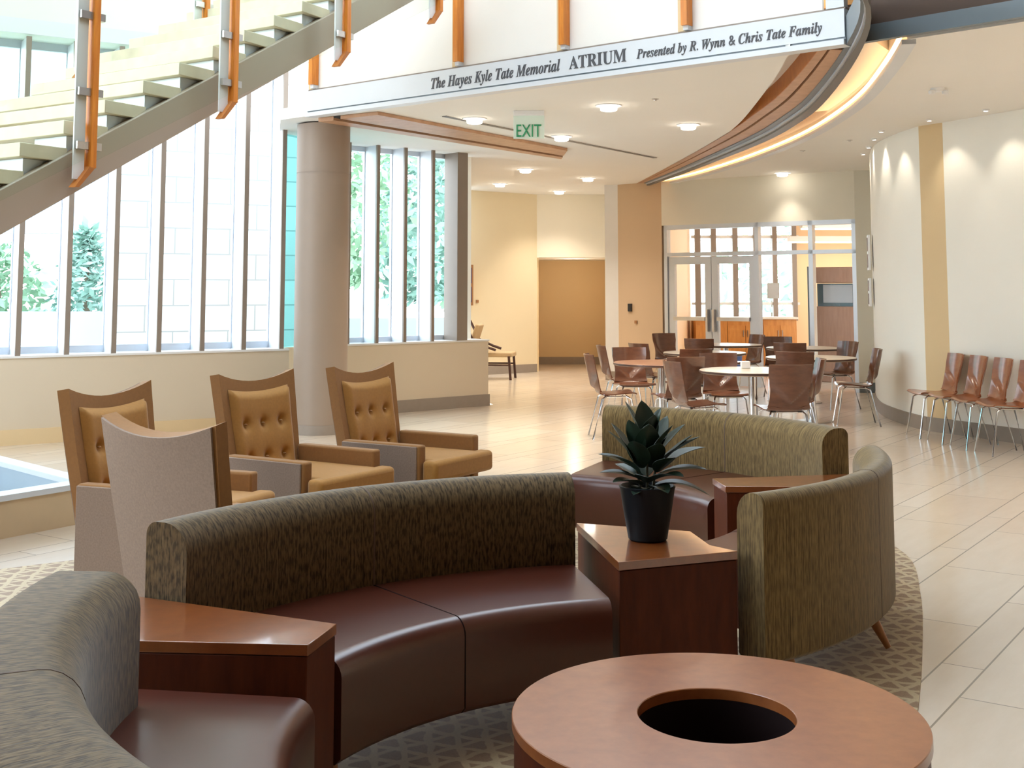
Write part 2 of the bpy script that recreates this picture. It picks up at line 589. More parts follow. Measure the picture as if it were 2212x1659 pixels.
def text_mesh(name, body, size, mat, parent, origin, ux, up, width=None, height=None, depth=0.004, shear=0.0):
    cu = bpy.data.curves.new(name, 'FONT')
    cu.body = body; cu.size = 1; cu.extrude = 0.01; cu.resolution_u = 3
    cu.shear = shear
    tmp = bpy.data.objects.new(name + '_tmp', cu)
    COL.objects.link(tmp)
    dg = bpy.context.evaluated_depsgraph_get()
    me = bpy.data.meshes.new_from_object(tmp.evaluated_get(dg))
    bpy.data.objects.remove(tmp)
    bpy.data.curves.remove(cu)
    xs = [v_.co.x for v_ in me.vertices]; ys = [v_.co.y for v_ in me.vertices]
    x0, x1 = min(xs), max(xs)
    sx_ = (width / (x1 - x0)) if width else size
    sy_ = size
    if height: sy_ = height / (max(ys) - min(ys))
    ux = Vector(ux).normalized(); up = Vector(up).normalized(); nz = ux.cross(up)
    for v_ in me.vertices:
        c_ = v_.co.copy()
        v_.co = Vector(origin) + ux * (c_.x - x0) * sx_ + up * c_.y * sy_ + nz * (c_.z / 0.01 * depth / 2)
    me.materials.clear()
    me.materials.append(M[mat])
    o = bpy.data.objects.new(name, me)
    COL.objects.link(o)
    o.parent = parent
    return o


def math_serif(s, bold=True, italic=True):
    if italic and bold: A, a = 0x1D468, 0x1D482
    elif italic: A, a = 0x1D434, 0x1D44E
    else: A, a = 0x1D400, 0x1D41A
    o = ''
    for ch in s:
        if italic and not bold and ch == 'h': o += '\u210e'
        elif 'A' <= ch <= 'Z': o += chr(A + ord(ch) - 65)
        elif 'a' <= ch <= 'z': o += chr(a + ord(ch) - 97)
        else: o += ch
    return o


CEIL = 3.3
# ================================================================== STRUCTURE
# floor
struct('floor', MB().prism([(-11, -5), (8, -5), (8, 26), (-1.2, 26), (-1.2, 20), (-0.25, 16.1), (-2.2, 14.6), (-2.5, 13.6), (-11, 8.0)], -0.2, 0), 'tile',
       label='beige stone tile floor in diagonal planks')

# ---- left window wall
uL = norm2((2.4, 1.55)); nL = (-uL[1], uL[0])
L0 = (-4.85, 11.9)


def PL(s, d=0): return (L0[0] + uL[0] * s + nL[0] * d, L0[1] + uL[1] * s + nL[1] * d)


sEnd = 2.83
lowp = [PL(-6.9), PL(sEnd)]
struct('wall_left', wallpoly(lowp, 0, 0.84, 0.46), 'wall_low', label='low cream wall under the tall left windows')
m_ = MB(); a = PL(-6.9, -0.012); b_ = PL(sEnd, -0.012)
m_.prism([a, b_, PL(sEnd, 0.48), PL(-6.9, 0.48)], 0.84, 0.862)
struct('trim_1', m_, 'sill', label='pale sill on the low left wall')
struct('baseboard_left', wallpoly([PL(-6.9, -0.015), PL(sEnd, -0.015)], 0, 0.15, 0.015), 'wall_gold')
HEAD = 4.05
w1 = sempty('window_1', 'tall left window wall with deep fins', (*PL(0), 0.86))


def loc_to(o, mb):
    l = o.location
    mb.v = [(p[0] - l[0], p[1] - l[1], p[2] - l[2]) for p in mb.v]
    return mb


angL = math.atan2(uL[1], uL[0])
fins = [-0.005 + 0.462 * k for k in range(-14, 6)] + [2.745]
fins = sorted(set(round(f_, 3) for f_ in fins if f_ < 2.4)) + [2.74]
for s_ in fins:
    c_ = PL(s_, 0.19)
    f_ = struct('fin', loc_to(w1, MB().box((c_[0], c_[1], (0.86 + HEAD) / 2), (0.022, 0.34, HEAD - 0.86), angL)), 'fin', w1)
    c_ = PL(s_, 0.01)
    mb = MB().box((c_[0], c_[1], (0.86 + HEAD) / 2), (0.05, 0.03, HEAD - 0.86), angL)
    struct('fin_cap', loc_to(w1, mb), 'fin_cap', f_)
    c_ = PL(s_, 0.375)
    mb = MB().box((c_[0], c_[1], (0.86 + HEAD) / 2), (0.045, 0.04, HEAD - 0.86), angL)
    struct('glazing_bar', loc_to(w1, mb), 'alu', f_)
for nme, z_, h_ in (('bottom_rail', 0.90, 0.07), ('head_rail', HEAD - 0.02, 0.09)):
    c_ = PL((sEnd - 6.9) / 2, 0.375)
    struct(nme, loc_to(w1, MB().box((c_[0], c_[1], z_), (sEnd + 6.9, 0.05, h_), angL)), 'alu', w1)
c_ = PL((sEnd - 6.9) / 2, 0.36)
struct('pane', loc_to(w1, MB().box((c_[0], c_[1], (0.9 + HEAD) / 2), (sEnd + 6.9, 0.008, HEAD - 0.9), angL)), 'glass', w1)
# wall above the window head
struct('wall_upper_left', wallpoly([PL(-6.9, 0.0), PL(sEnd + 0.05, 0.0)], HEAD + 0.02, 7.6, 0.46), 'upper_wall', label='pale wall above the tall left windows')
struct('trim_2', wallpoly([PL(-6.9, -0.02), PL(sEnd, -0.02)], HEAD + 0.02, HEAD + 0.17, 0.02), 'fin', label='pale band along the window head')

# teal glazed return between the two window walls (behind the round column)
w3 = sempty('window_3', 'narrow teal glazed return beside the column', (*PL(sEnd), 0.86))
m_ = MB(); a = Vector((*PL(sEnd, 0.30), 0)); e = Vector((-2.05, 14.85, 0)); mid = (a + e) / 2
ang = math.atan2(e.y - a.y, e.x - a.x)
struct('pane', loc_to(w3, MB().box((mid.x, mid.y, 2.1), ((e - a).length, 0.01, 2.5), ang)), 'glass_teal', w3)
struct('wall_jog', MB().box((mid.x, mid.y, 0.43), ((e - a).length, 0.14, 0.86), ang), 'wall')

# ---- second window wall
uR = norm2((1.69, 1.45)); nR = (-uR[1], uR[0]); angR = math.atan2(uR[1], uR[0])


def PR(s, d=0): return (-2.0 + uR[0] * s + nR[0] * d, 14.5 + uR[1] * s + nR[1] * d)


struct('wall_window_right', wallpoly([PR(-0.15), PR(2.224)], 0, 0.84, 0.42), 'wall_low', label='low cream wall with grey base under the second window')
struct('trim_3', MB().prism([PR(-0.15, -0.012), PR(2.236, -0.012), PR(2.236, 0.43), PR(-0.15, 0.43)], 0.84, 0.862), 'sill')
struct('baseboard_right', wallpoly([PR(-0.1, -0.015), PR(2.24, -0.015)], 0, 0.15, 0.015), 'base')
w2 = sempty('window_2', 'second window wall between the round column and the corridor', (*PR(0), 0.86))
for s_ in (0.035, 0.457, 0.875, 1.308):
    c_ = PR(s_, 0.15)
    f_ = struct('fin', loc_to(w2, MB().box((c_[0], c_[1], 2.08), (0.022, 0.26, 2.44), angR)), 'fin', w2)
    c_ = PR(s_, 0.01)
    struct('fin_cap', loc_to(w2, MB().box((c_[0], c_[1], 2.08), (0.045, 0.03, 2.44), angR)), 'fin_cap', f_)
    c_ = PR(s_, 0.30)
    struct('glazing_bar', loc_to(w2, MB().box((c_[0], c_[1], 2.08), (0.045, 0.04, 2.44), angR)), 'alu', f_)
c_ = PR(0.85, 0.30)
struct('bottom_rail', loc_to(w2, MB().box((c_[0], c_[1], 0.895), (2.0, 0.05, 0.06), angR)), 'alu', w2)
struct('head_rail', loc_to(w2, MB().box((c_[0], c_[1], 3.27), (2.0, 0.05, 0.06), angR)), 'alu', w2)
c_ = PR(0.85, 0.285)
struct('pane', loc_to(w2, MB().box((c_[0], c_[1], 2.08), (2.0, 0.008, 2.4), angR)), 'glass', w2)
c_ = PR(1.77, 0.12)
struct('end_post', loc_to(w2, MB().box((c_[0], c_[1], 2.08), (0.17, 0.28, 2.44), angR)), 'fin_cap', w2)

# ---- back walls
struct('wall_hidden_left', wallpoly([(-0.55, 16.15), (-0.95, 20.8)][::-1], 0, CEIL, -0.15), 'wall')
struct('wall_back_left', wallpoly([(0.468, 22.5), (-0.95, 21.35)], 0, CEIL, -0.15), 'wall_sand', label='cream wall behind the dark wood lounge chair')
struct('baseboard_back_left', wallpoly([(0.468, 22.485), (-0.94, 21.335)], 0, 0.15, -0.012), 'base')
m_ = MB().prism([(0.46, 22.5), (1.95, 22.5), (1.95, 22.65), (0.46, 22.65)], 2.12, CEIL)
struct('wall_back_header', m_, 'wall', label='cream header over the corridor recess')
m_ = MB().prism([(0.46, 22.65), (0.50, 22.65), (0.50, 24.8), (0.46, 24.8)], 0, 2.12)
m_.prism([(1.93, 22.6), (1.97, 22.6), (1.97, 24.8), (1.93, 24.8)], 0, 2.12)
struct('wall_recess_sides', m_, 'wall_gold')
struct('wall_recess_back', MB().prism([(0.3, 24.8), (2.2, 24.8), (2.2, 24.95), (0.3, 24.95)], 0, 2.3), 'wall_gold', label='golden wall at the back of the recess')
struct('baseboard_recess', MB().prism([(0.5, 24.785), (1.93, 24.785), (1.93, 24.8), (0.5, 24.8)], 0, 0.15), 'base')
struct('ceiling_recess', MB().prism([(0.46, 22.65), (1.97, 22.65), (1.97, 24.9), (0.46, 24.9)], 2.12, 2.2), 'ceiling')
# post end with window light painted in, and tan wall by the doors
struct('wall_corridor_end', MB().prism([(1.58, 20.45), (1.80, 20.40), (2.05, 22.5), (1.88, 22.5)], 0, CEIL), 'sill', label='pale end of the wall between corridor and dining area')
struct('baseboard_corridor_end', MB().prism([(1.575, 20.44), (1.805, 20.385), (1.80, 20.40), (1.58, 20.45)], 0, 0.15), 'base')
struct('wall_tan', wallpoly([(1.80, 20.40), (2.47, 19.82)], 0, CEIL, 0.15), 'wall_tan', label='tan wall left of the glazed doors')

# ---- glazed entrance
D0 = (2.5, 19.8); uD = norm2((2.62, -1.85)); nD = (-uD[1], uD[0]); angD = math.atan2(uD[1], uD[0])


def PD(s, d=0): return (D0[0] + uD[0] * s + nD[0] * d, D0[1] + uD[1] * s + nD[1] * d)


struct('wall_entrance_header', MB().prism([PD(-0.04), PD(3.22), PD(3.22, 0.2), PD(-0.04, 0.2)], 2.57, CEIL), 'wall_grey', label='greyish cream wall above the glazed doors')
struct('wall_entrance_right', MB().prism([PD(3.22), (5.75, 17.9), (5.75, 18.1), PD(3.22, 0.2)], 0, CEIL), 'wall_grey')
struct('baseboard_entrance', MB().prism([(5.13, 17.925), (5.75, 17.88), (5.75, 17.9), (5.13, 17.945)], 0, 0.15), 'steel_blue')


def dbox(s0, s1, z0, z1, d0=0.03, d1=0.10):
    return MB().prism([PD(s0, d0), PD(s1, d0), PD(s1, d1), PD(s0, d1)], z0, z1)


def dl(mb, o): return loc_to(o, mb)


d1 = sempty('window_4', 'aluminium glazed entrance screen with transoms', (*PD(0), 0))
for s0, s1 in ((0.0, 0.06), (1.60, 1.665), (2.48, 2.55), (3.16, 3.22)):
    struct('mullion', dl(dbox(s0, s1, 0, 2.57, 0.0, 0.12), d1), 'alu', d1)
for z0, z1 in ((2.50, 2.57), (2.06, 2.12)):
    struct('transom', dl(dbox(0, 3.22, z0, z1, 0.0, 0.12), d1), 'alu', d1)
struct('pane', dl(dbox(0.06, 3.2, 2.12, 2.5, 0.055, 0.06), d1), 'glass', d1)
struct('pane', dl(dbox(1.66, 2.48, 0.03, 2.06, 0.055, 0.06), d1), 'glass', d1)
struct('pane', dl(dbox(2.55, 3.18, 0.03, 2.06, 0.055, 0.06), d1), 'glass', d1)
for k, (s0, s1) in enumerate(((0.07, 0.83), (0.84, 1.60))):
    d_ = sempty('door_%d' % (k + 1), ('left' if k == 0 else 'right') + ' aluminium glazed door leaf', (*PD(s0), 0))
    fr = dbox(s0, s0 + 0.11, 0.01, 2.05)
    for q in (dbox(s1 - 0.11, s1, 0.01, 2.05), dbox(s0 + .11, s1 - .11, 1.93, 2.05), dbox(s0 + .11, s1 - .11, 0.01, 0.24)):
        fr.add(q.v, q.f)
    struct('door_frame', dl(fr, d_), 'alu', d_)
    struct('pane', dl(dbox(s0 + .1, s1 - .1, 0.2, 1.95, 0.06, 0.066), d_), 'glass', d_)
    struct('push_bar', dl(dbox(s0 + .1, s1 - .1, 1.02, 1.08, -0.02, 0.03), d_), 'steel', d_)
    sh = s1 - 0.07 if k == 0 else s0 + 0.03
    struct('door_handle', dl(dbox(sh, sh + 0.035, 0.85, 1.2, -0.05, 0.03), d_), 'steel', d_)

# ---- room behind the doors
struct('wall_breakroom_left', MB().prism([(2.45, 20.05), (2.62, 20.05), (3.5, 23.6), (3.3, 23.6)], 0, 3.3), 'peach_wall')
m_ = MB().prism([(3.1, 23.5), (8.5, 23.5), (8.5, 23.6), (3.1, 23.6)], 0, 0.95)
m_.prism([(5.5, 23.5), (8.5, 23.5), (8.5, 23.6), (5.5, 23.6)], 0.95, 3.4)
struct('wall_breakroom_back', m_, 'peach_wall', label='peach wall of the room behind the doors')
struct('wall_breakroom_right', MB().prism([(8.4, 17.5), (8.5, 17.5), (8.5, 23.6), (8.4, 23.6)], 0, 3.4), 'peach_wall')
struct('ceiling_breakroom', MB().prism([(2.4, 20.2), (5.2, 18.2), (8.5, 18.2), (8.5, 23.7), (3.2, 23.7)], 3.32, 3.42), 'peach_wall')
w5 = sempty('window_5', 'bright far window with brown posts behind the doors', (3.5, 23.5, 0.95))
for x_, w_ in ((3.62, .11), (3.93, .10), (4.35, .10), (4.75, .09), (5.12, .09), (5.5, .09)):
    struct('window_post', loc_to(w5, MB().box((x_, 23.48, 2.1), (w_, 0.12, 2.35))), 'fin_cap', w5)
struct('window_bar', loc_to(w5, MB().box((4.55, 23.5, 2.55), (2.1, 0.06, 0.06))), 'sill', w5)
struct('window_bar', loc_to(w5, MB().box((4.55, 23.5, 1.25), (2.1, 0.06, 0.05))), 'sill', w5)

# ---- right curved wall
rc = spline([(5.75, 18.0), (5.3, 17.2), (4.95, 16.5), (4.68, 15.6), (4.49, 14.75), (4.43, 14.1), (4.43, 13.5), (4.47, 13.10)], 5)
struct('wall_right_curved', wallpoly(rc, 0, CEIL, 0.15), 'wall_white', smooth=True, label='curved warm white wall right of the dining area')
struct('baseboard_curved', wallpoly([(p[0] - .012, p[1] - .004) for p in rc], 0, 0.15, 0.02), 'base', smooth=True)
struct('wall_right_step', wallpoly([(4.47, 13.10), (4.625, 12.80)], 0, CEIL, 0.15), 'wall_gold', label='golden strip of wall between the two white walls')  # gold mixes the strip's own paint with shade put into it
struct('baseboard_step', wallpoly([(4.458, 13.09), (4.615, 12.79)], 0, 0.15, 0.015), 'base')
rw = spline([(4.625, 12.80), (5.0, 12.0), (5.55, 10.9), (6.4, 9.4), (7.8, 7.2)], 4)
struct('wall_right', wallpoly(rw, 0, CEIL, 0.15), 'wall_white', smooth=True, label='long warm white wall behind the row of plywood chairs')
struct('baseboard_waiting', wallpoly([(p[0] - .012, p[1] - .006) for p in rw], 0, 0.15, 0.018), 'base', smooth=True)
struct('wall_front_right', MB().prism([(7.8, -5), (8, -5), (8, 7.2), (7.8, 7.2)], 0, 7.6), 'wall_tan')
struct('wall_front', MB().prism([(-11, -5.2), (8, -5.2), (8, -5), (-11, -5)], 0, 7.6), 'brown_dark')
m_ = MB().prism([(-11.2, -5), (-11, -5), (-11, -1), (-11.2, -1)], 0, 7.6)
m_.prism([(-11.2, -1), (-11, -1), (-11, 8), (-11.2, 8)], 0, 0.5).prism([(-11.2, -1), (-11, -1), (-11, 8), (-11.2, 8)], 7.0, 7.6)
m_.prism([(-11.2, 1.9), (-11, 1.9), (-11, 2.3), (-11.2, 2.3)], 0.5, 7.0).prism([(-11.2, 4.9), (-11, 4.9), (-11, 5.3), (-11.2, 5.3)], 0.5, 7.0)
struct('wall_front_left', m_, 'wall')
m_ = MB().prism([(-11.2, -5.2), (8, -5.2), (8, 3.5), (-11.2, 3.5)], 7.6, 7.8).prism([(1, 3.5), (8, 3.5), (8, 9), (3, 9.5), (1, 10.5)], 7.6, 7.8)
m_.prism([(-11.2, 3.5), (-5.5, 3.5), (-5.5, 7.5), (-11.2, 7.5)], 7.6, 7.8).prism([(-11.2, 7.5), (1, 7.5), (1, 12), (-2.2, 14.2), (-11.2, 8.6)], 7.6, 7.8)
struct('ceiling_atrium', m_, 'wall_white', label='high atrium ceiling around the skylight')
sk = sempty('window_6', 'atrium skylight above the stairs', (-2.25, 5.5, 7.7))  # unseen roof opening added to bring daylight into the atrium
for k in range(4):
    struct('skylight_bar', MB().box((-2.4 + k * 1.6, 0, 0), (0.08, 4.0, 0.2)), 'alu', sk)

# ---- ceilings with the curved light cove
E1 = spline([(2.09, 8.89), (2.217, 9.896), (2.337, 11.236), (2.44, 12.6), (2.478, 13.6)], 5)
BIN = spline([(1.50, 6.0), (2.07, 7.33), (2.30, 8.87), (2.47, 10.9), (2.49, 12.3), (2.48, 13.6), (2.39, 15.635), (2.22, 18.4), (2.085, 20.35)], 5)
BOUT = spline([(1.62, 6.0), (2.228, 7.33), (2.60, 8.9), (2.93, 11.2), (3.01, 12.6), (2.99, 14.0), (2.78, 16.2), (2.50, 18.6), (2.20, 20.6)], 5)
COVE = spline([(2.843, 8.506), (3.06, 9.6), (3.32, 11.3), (3.44, 13.3), (3.39, 15.0), (3.2, 16.9), (2.86, 18.9), (2.38, 20.6)], 5)
bin_far = [p for p in BIN if p[1] > 13.6]
inner = [(-2.45, 12.60), (-2.123, 12.32), (2.05, 8.95)] + E1 + bin_far + [(2.0, 22.6), (0.4, 22.6), (-0.9, 21.5), (-0.6, 16.2), PR(1.7, 0.35), PR(-0.1, 0.35), PL(sEnd, 0.4)]
struct('ceiling', MB().prism(inner, CEIL, CEIL + 0.12), 'ceiling', label='flat ceiling with downlights')
outer = COVE + [(2.3, 20.5), (5.9, 18.4), (5.9, 17.0), (5.2, 15.5), (4.7, 13.6), (4.9, 12.8), (8.0, 7.4), (8.0, 3.6)]
outer = [p for p in outer]
struct('ceiling_right', MB().prism(outer, CEIL, CEIL + 0.12), 'ceiling', label='ceiling outside the curved cove')
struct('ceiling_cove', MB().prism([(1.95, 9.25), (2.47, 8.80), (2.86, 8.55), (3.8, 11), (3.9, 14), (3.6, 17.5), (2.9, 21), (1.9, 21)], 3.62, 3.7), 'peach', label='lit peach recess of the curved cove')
m_ = wallpoly(COVE, CEIL + 0.0, 3.62, -0.03)
struct('trim_4', m_, 'ceiling', smooth=True, label='outer lip of the curved cove')
lip = offset_line(COVE, 0.05)
m_ = MB()
lo = offset_line(COVE, -0.06)
m_.prism(offset_line(COVE, 0.04) + lo[::-1], CEIL - 0.035, CEIL + 0.0)
struct('trim_5', m_, 'band', smooth=True, label='white edge of the curved cove')

# curved beam: thing made of wood and steel
beam = thing('curved_beam', 'curved beam of tan wood and dark steel running along the lit ceiling cove', 'beam', (2.4, 12.0, 3.3))


iv = next(i for i, p in enumerate(BIN) if p[1] > 8.8)


def strip(t0, t1, z0, z1, wood=False):
    """band between the inner (0) and outer (1) lines of the beam"""
    A = [(BIN[i][0] + (BOUT[i][0] - BIN[i][0]) * t0, BIN[i][1] + (BOUT[i][1] - BIN[i][1]) * t0) for i in range(len(BIN))]
    C_ = [(BIN[i][0] + (BOUT[i][0] - BIN[i][0]) * t1, BIN[i][1] + (BOUT[i][1] - BIN[i][1]) * t1) for i in range(len(BIN))]
    if wood: A, C_ = A[iv:], C_[iv:]
    mm = MB()
    n = len(A)
    vs = []
    for i in range(n):
        vs += [(*A[i], z0), (*C_[i], z0), (*C_[i], z1), (*A[i], z1)]
    fs = []
    for i in range(n - 1):
        for k in range(4):
            fs.append((i * 4 + k, i * 4 + (k + 1) % 4, (i + 1) * 4 + (k + 1) % 4, (i + 1) * 4 + k))
    fs += [(3, 2, 1, 0), ((n - 1) * 4, (n - 1) * 4 + 1, (n - 1) * 4 + 2, (n - 1) * 4 + 3)]
    mm.add(vs, fs)
    return loc_to(beam, mm)


obj('wood_edge', strip(-0.02, 0.0, 3.3, 3.62, True), 'beam_dark_wood', beam, smooth=True)
obj('wood_soffit', strip(0.0, 0.22, 3.3, 3.34, True), 'beam_wood', beam, smooth=True)
obj('slot', strip(0.22, 0.29, 3.33, 3.36, True), 'black_slot', beam, smooth=True)
obj('wood_soffit', strip(0.29, 0.60, 3.3, 3.34, True), 'beam_wood', beam, smooth=True)
obj('steel_channel', strip(0.60, 0.74, 3.29, 3.5), 'steel_blue', beam, smooth=True)
obj('steel_edge', strip(0.74, 0.80, 3.27, 3.5), 'alu', beam, smooth=True)
obj('steel_rib', strip(0.80, 1.0, 3.25, 3.6), 'steel_dark', beam, smooth=True)

# cove light strip on the lip
cs = thing('cove_light', 'glowing strip light hidden in the curved cove', 'light', (3.3, 12, 3.4))
a_ = offset_line(COVE, 0.025); b2 = offset_line(COVE, 0.055)
m_ = MB().prism(a_ + b2[::-1], CEIL + 0.03, CEIL + 0.045)
obj('light_strip', loc_to(cs, m_), 'cove_led', cs)

# edge of the upper floor on the right
u2 = norm2((3.429 - 2.843, 7.911 - 8.506))
A0 = (2.50, 8.80); A1 = (8.0, 8.506 + (8.0 - 2.843) * u2[1] / u2[0])
n2 = (u2[1], -u2[0])
if n2[1] > 0: n2 = (-n2[0], -n2[1])


def q2(p, d): return (p[0] + n2[0] * d, p[1] + n2[1] * d)


struct('trim_6', MB().prism([A0, A1, q2(A1, 0.06), q2(A0, 0.06)], 3.31, 3.43), 'steel_blue', label='blue grey steel edge of the upper floor')
struct('wall_upper_right', MB().prism([q2(A0, 0.0), q2(A1, 0.0), q2(A1, -0.15), q2(A0, -0.15)], 3.43, 7.6), 'brown_dark', label='dark brown panelling of the upper floor')

# wood soffit strip left
ws = thing('wood_soffit_strip', 'tan wooden soffit strip with a dark slot below the ceiling by the second window', 'ceiling panel', (-0.5, 13.9, 3.27))
sa = Vector((-1.35, 11.98, 0)); sb = Vector((0.70, 15.1, 0)); sc_ = Vector((0.66, 16.0, 0)); sd = Vector((-2.02, 12.42, 0))


def lerp(a, b_, t): return a + (b_ - a) * t


for n_, t0, t1, z0, z1, mt in (('wood_panel', 0, 0.62, 3.262, 3.297, 'beam_wood'), ('slot', 0.62, 0.74, 3.28, 3.297, 'black_slot'), ('wood_edge', 0.74, 1.0, 3.255, 3.297, 'beam_wood')):
    pts = [lerp(sa, sd, t0), lerp(sb, sc_, t0), lerp(sb, sc_, t1), lerp(sa, sd, t1)]
    obj(n_, loc_to(ws, MB().prism([(p.x, p.y) for p in pts], z0, z1)), mt, ws)

# ceiling slot diffuser
sl = thing('slot_diffuser', 'long thin dark slot air diffuser in the ceiling', 'vent', (0.6, 14.2, 3.295))
dv = Vector((1.939 + 0.698, 16.184 - 12.291, 0)); dn = Vector((-dv.y, dv.x, 0)).normalized() * 0.03
p0 = Vector((-0.698, 12.291, 0)); p1 = Vector((1.939, 16.184, 0))
obj('slot', loc_to(sl, MB().prism([(p0 + dn)[:2], (p1 + dn)[:2], (p1 - dn)[:2], (p0 - dn)[:2]], 3.29, 3.302)), 'steel_dark', sl)
dn2 = dn * 1.7
obj('frame', loc_to(sl, MB().prism([(p0 + dn2)[:2], (p1 + dn2)[:2], (p1 - dn2)[:2], (p0 - dn2)[:2]], 3.296, 3.303)), 'ceiling', sl)

# ---- sign band
BA = Vector((-2.123, 12.291, 0)); BB = Vector((2.425, 8.619, 0))
uB = (BB - BA).normalized(); nB = Vector((uB.y, -uB.x, 0))   # towards the atrium (camera side)
if nB.y > 0: nB = -nB


def PB(s, d=0): p = BA + uB * s + nB * d; return (p.x, p.y)


LB = (BB - BA).length
band = thing('sign_band', 'white metal fascia band lettered with the atrium name below the upper floor', 'sign', (*PB(LB / 2), 3.3))


def bandbox(s0, s1, z0, z1, d0, d1): return loc_to(band, MB().prism([PB(s0, d0), PB(s1, d0), PB(s1, d1), PB(s0, d1)], z0, z1))


obj('face_plate', bandbox(0, LB, 3.345, 3.555, -0.10, 0.0), 'band', band)
obj('reveal', bandbox(0, LB, 3.325, 3.345, -0.10, -0.015), 'steel_blue', band)
obj('bottom_rail', bandbox(0, LB, 3.285, 3.327, -0.10, 0.02), 'band', band)
obj('top_reveal', bandbox(0, LB, 3.555, 3.572, -0.10, -0.02), 'fin_cap', band)  # brown strip stands for the shade in the gap under the panels


def words_on(name, body, s0, s1, zb, size, **kw):
    o0 = PB(s0, 0.004)
    text_mesh(name, body, size, 'letter', band, (o0[0] - band.location.x, o0[1] - band.location.y, zb - band.location.z), uB, (0, 0, 1), width=s1 - s0, **kw)


words_on('lettering', math_serif('The Hayes Kyle Tate Memorial'), 1.753, 3.264, 3.392, 0.150)
words_on('lettering', math_serif('ATRIUM', True, False), 3.36, 3.947, 3.392, 0.158)
words_on('lettering', math_serif('Presented by R. Wynn & Chris Tate Family').replace('&', '\u0026'), 4.048, 5.67, 3.400, 0.115)

# balustrade above the band
joints = [0.04, 2.03, 3.249, 4.466, 5.69]
bal = thing('balustrade', 'off-white panelled balustrade with orange wooden posts above the sign band', 'balustrade', (*PB(LB / 2), 3.57))


def bb2(s0, s1, z0, z1, d0, d1): return loc_to(bal, MB().prism([PB(s0, d0), PB(s1, d0), PB(s1, d1), PB(s0, d1)], z0, z1))


for k in range(4):
    obj('panel', bb2(joints[k] + (0.06 if k else 0.02), joints[k + 1] - 0.035, 3.572, 4.65, -0.08, -0.05), 'panel', bal)
obj('end_frame', bb2(5.70, 5.84, 3.57, 4.65, -0.08, -0.01), 'band', bal)
for k, s_ in enumerate(joints[:4]):
    p_ = obj('post', bb2(s_ + 0.03, s_ + 0.085, 3.61, 4.65, -0.045, 0.045), 'orange_wood', bal)
    obj('post_bracket', bb2(s_ + 0.035, s_ + 0.08, 3.574, 3.61, -0.045, 0.02), 'band', bal)
    obj('backing_strip', bb2(s_ - 0.035, s_ + 0.03, 3.574, 4.65, -0.06, -0.02), 'wall_gold', bal)
struct('floor_upper', MB().prism([PB(0, -0.11), PB(LB, -0.11), (4.5, 12), (1, 15)], 3.45, 3.58), 'ceiling')
struct('wall_upper_back', MB().prism([(-2.4, 14.4), (6, 14.4), (6, 14.6), (-2.4, 14.6)], 3.6, 7.6), 'wall_white')

# ---- round column
clm = thing('column', 'round grey-taupe column standing in front of the window wall', 'column', (-2.045, 12.95, 0))
obj('shaft', MB().lathe([(0.285, 0.0), (0.285, 2.75)], 64), 'taupe', clm, smooth=True)
obj('shaft_joint', MB().lathe([(0.281, 2.75), (0.281, 2.762)], 64), 'taupe', clm, smooth=True)
obj('upper_shaft', MB().lathe([(0.285, 2.762), (0.285, 3.285)], 64), 'taupe', clm, smooth=True)
obj('base_ring', MB().lathe([(0.295, 0.0), (0.295, 0.10)], 64), 'base', clm, smooth=True)

# ================================================================== STAIR
tr0 = Vector((-2.632, 6.997, 0)); run = Vector((0.1563, 0.2361, 0))
tw = Vector((-0.84, 0.543, 0)).normalized()          # across the flight, away from the camera side
te = Vector((0.46, 0.888, 0)).normalized()           # along the tread end
stair = thing('staircase', 'open staircase with stone treads, taupe stringer, glass and orange wooden posts', 'staircase', (-2.6, 7.0, 0))
SL = stair.location


def sl3(p): return tuple(Vector(p) - SL)


RISE = 0.16
for i in range(-8, 13):
    c_ = tr0 + run * i; z_ = 2.5 + RISE * i
    a = c_; b_ = c_ + te * 0.34; c2 = b_ + tw * 1.55; d_ = c_ + tw * 1.55
    t_ = obj('tread', MB().hexa([sl3((p.x, p.y, z_ - 0.082)) for p in (a, b_, c2, d_)] + [sl3((p.x, p.y, z_)) for p in (a, b_, c2, d_)]), 'tread', stair, bevel=0.004)
    # steel plate carrying the tread
    a = c_ + te * 0.06 + tw * 0.05; b_ = a + te * 0.2; c2 = b_ + tw * 0.30; d_ = a + tw * 0.30
    obj('tread_bracket', MB().hexa([sl3((p.x, p.y, z_ - 0.24)) for p in (a, b_, c2, d_)] + [sl3((p.x, p.y, z_ - 0.084)) for p in (a, b_, c2, d_)]), 'alu', t_)


def strg(i, off, z): p = tr0 + run * i + tw * off; return sl3((p.x, p.y, z))


def stringer(off0, off1, name):
    mb = MB(); N = 20
    vs = []
    for k in range(N + 1):
        i = -8 + 22 * k / N
        zt = 2.285 + RISE * i; zb = 2.025 + RISE * i
        vs += [strg(i, off0, zb), strg(i, off1, zb), strg(i, off1, zt), strg(i, off0, zt)]
    fs = []
    for k in range(N):
        for q in range(4):
            fs.append((k * 4 + q, k * 4 + (q + 1) % 4, (k + 1) * 4 + (q + 1) % 4, (k + 1) * 4 + q))
    fs += [(3, 2, 1, 0), (N * 4, N * 4 + 1, N * 4 + 2, N * 4 + 3)]
    return obj(name, mb.add(vs, fs), 'taupe_stair', stair, bevel=0.006)


stringer(0.0, 0.10, 'stringer')
stringer(1.30, 1.40, 'stringer')
# posts with clamps, glass between
outn = -tw
posts = [(-2.494, 7.06, 2.10), (-1.87, 7.95, 2.63), (-1.235, 8.80, 3.14)]


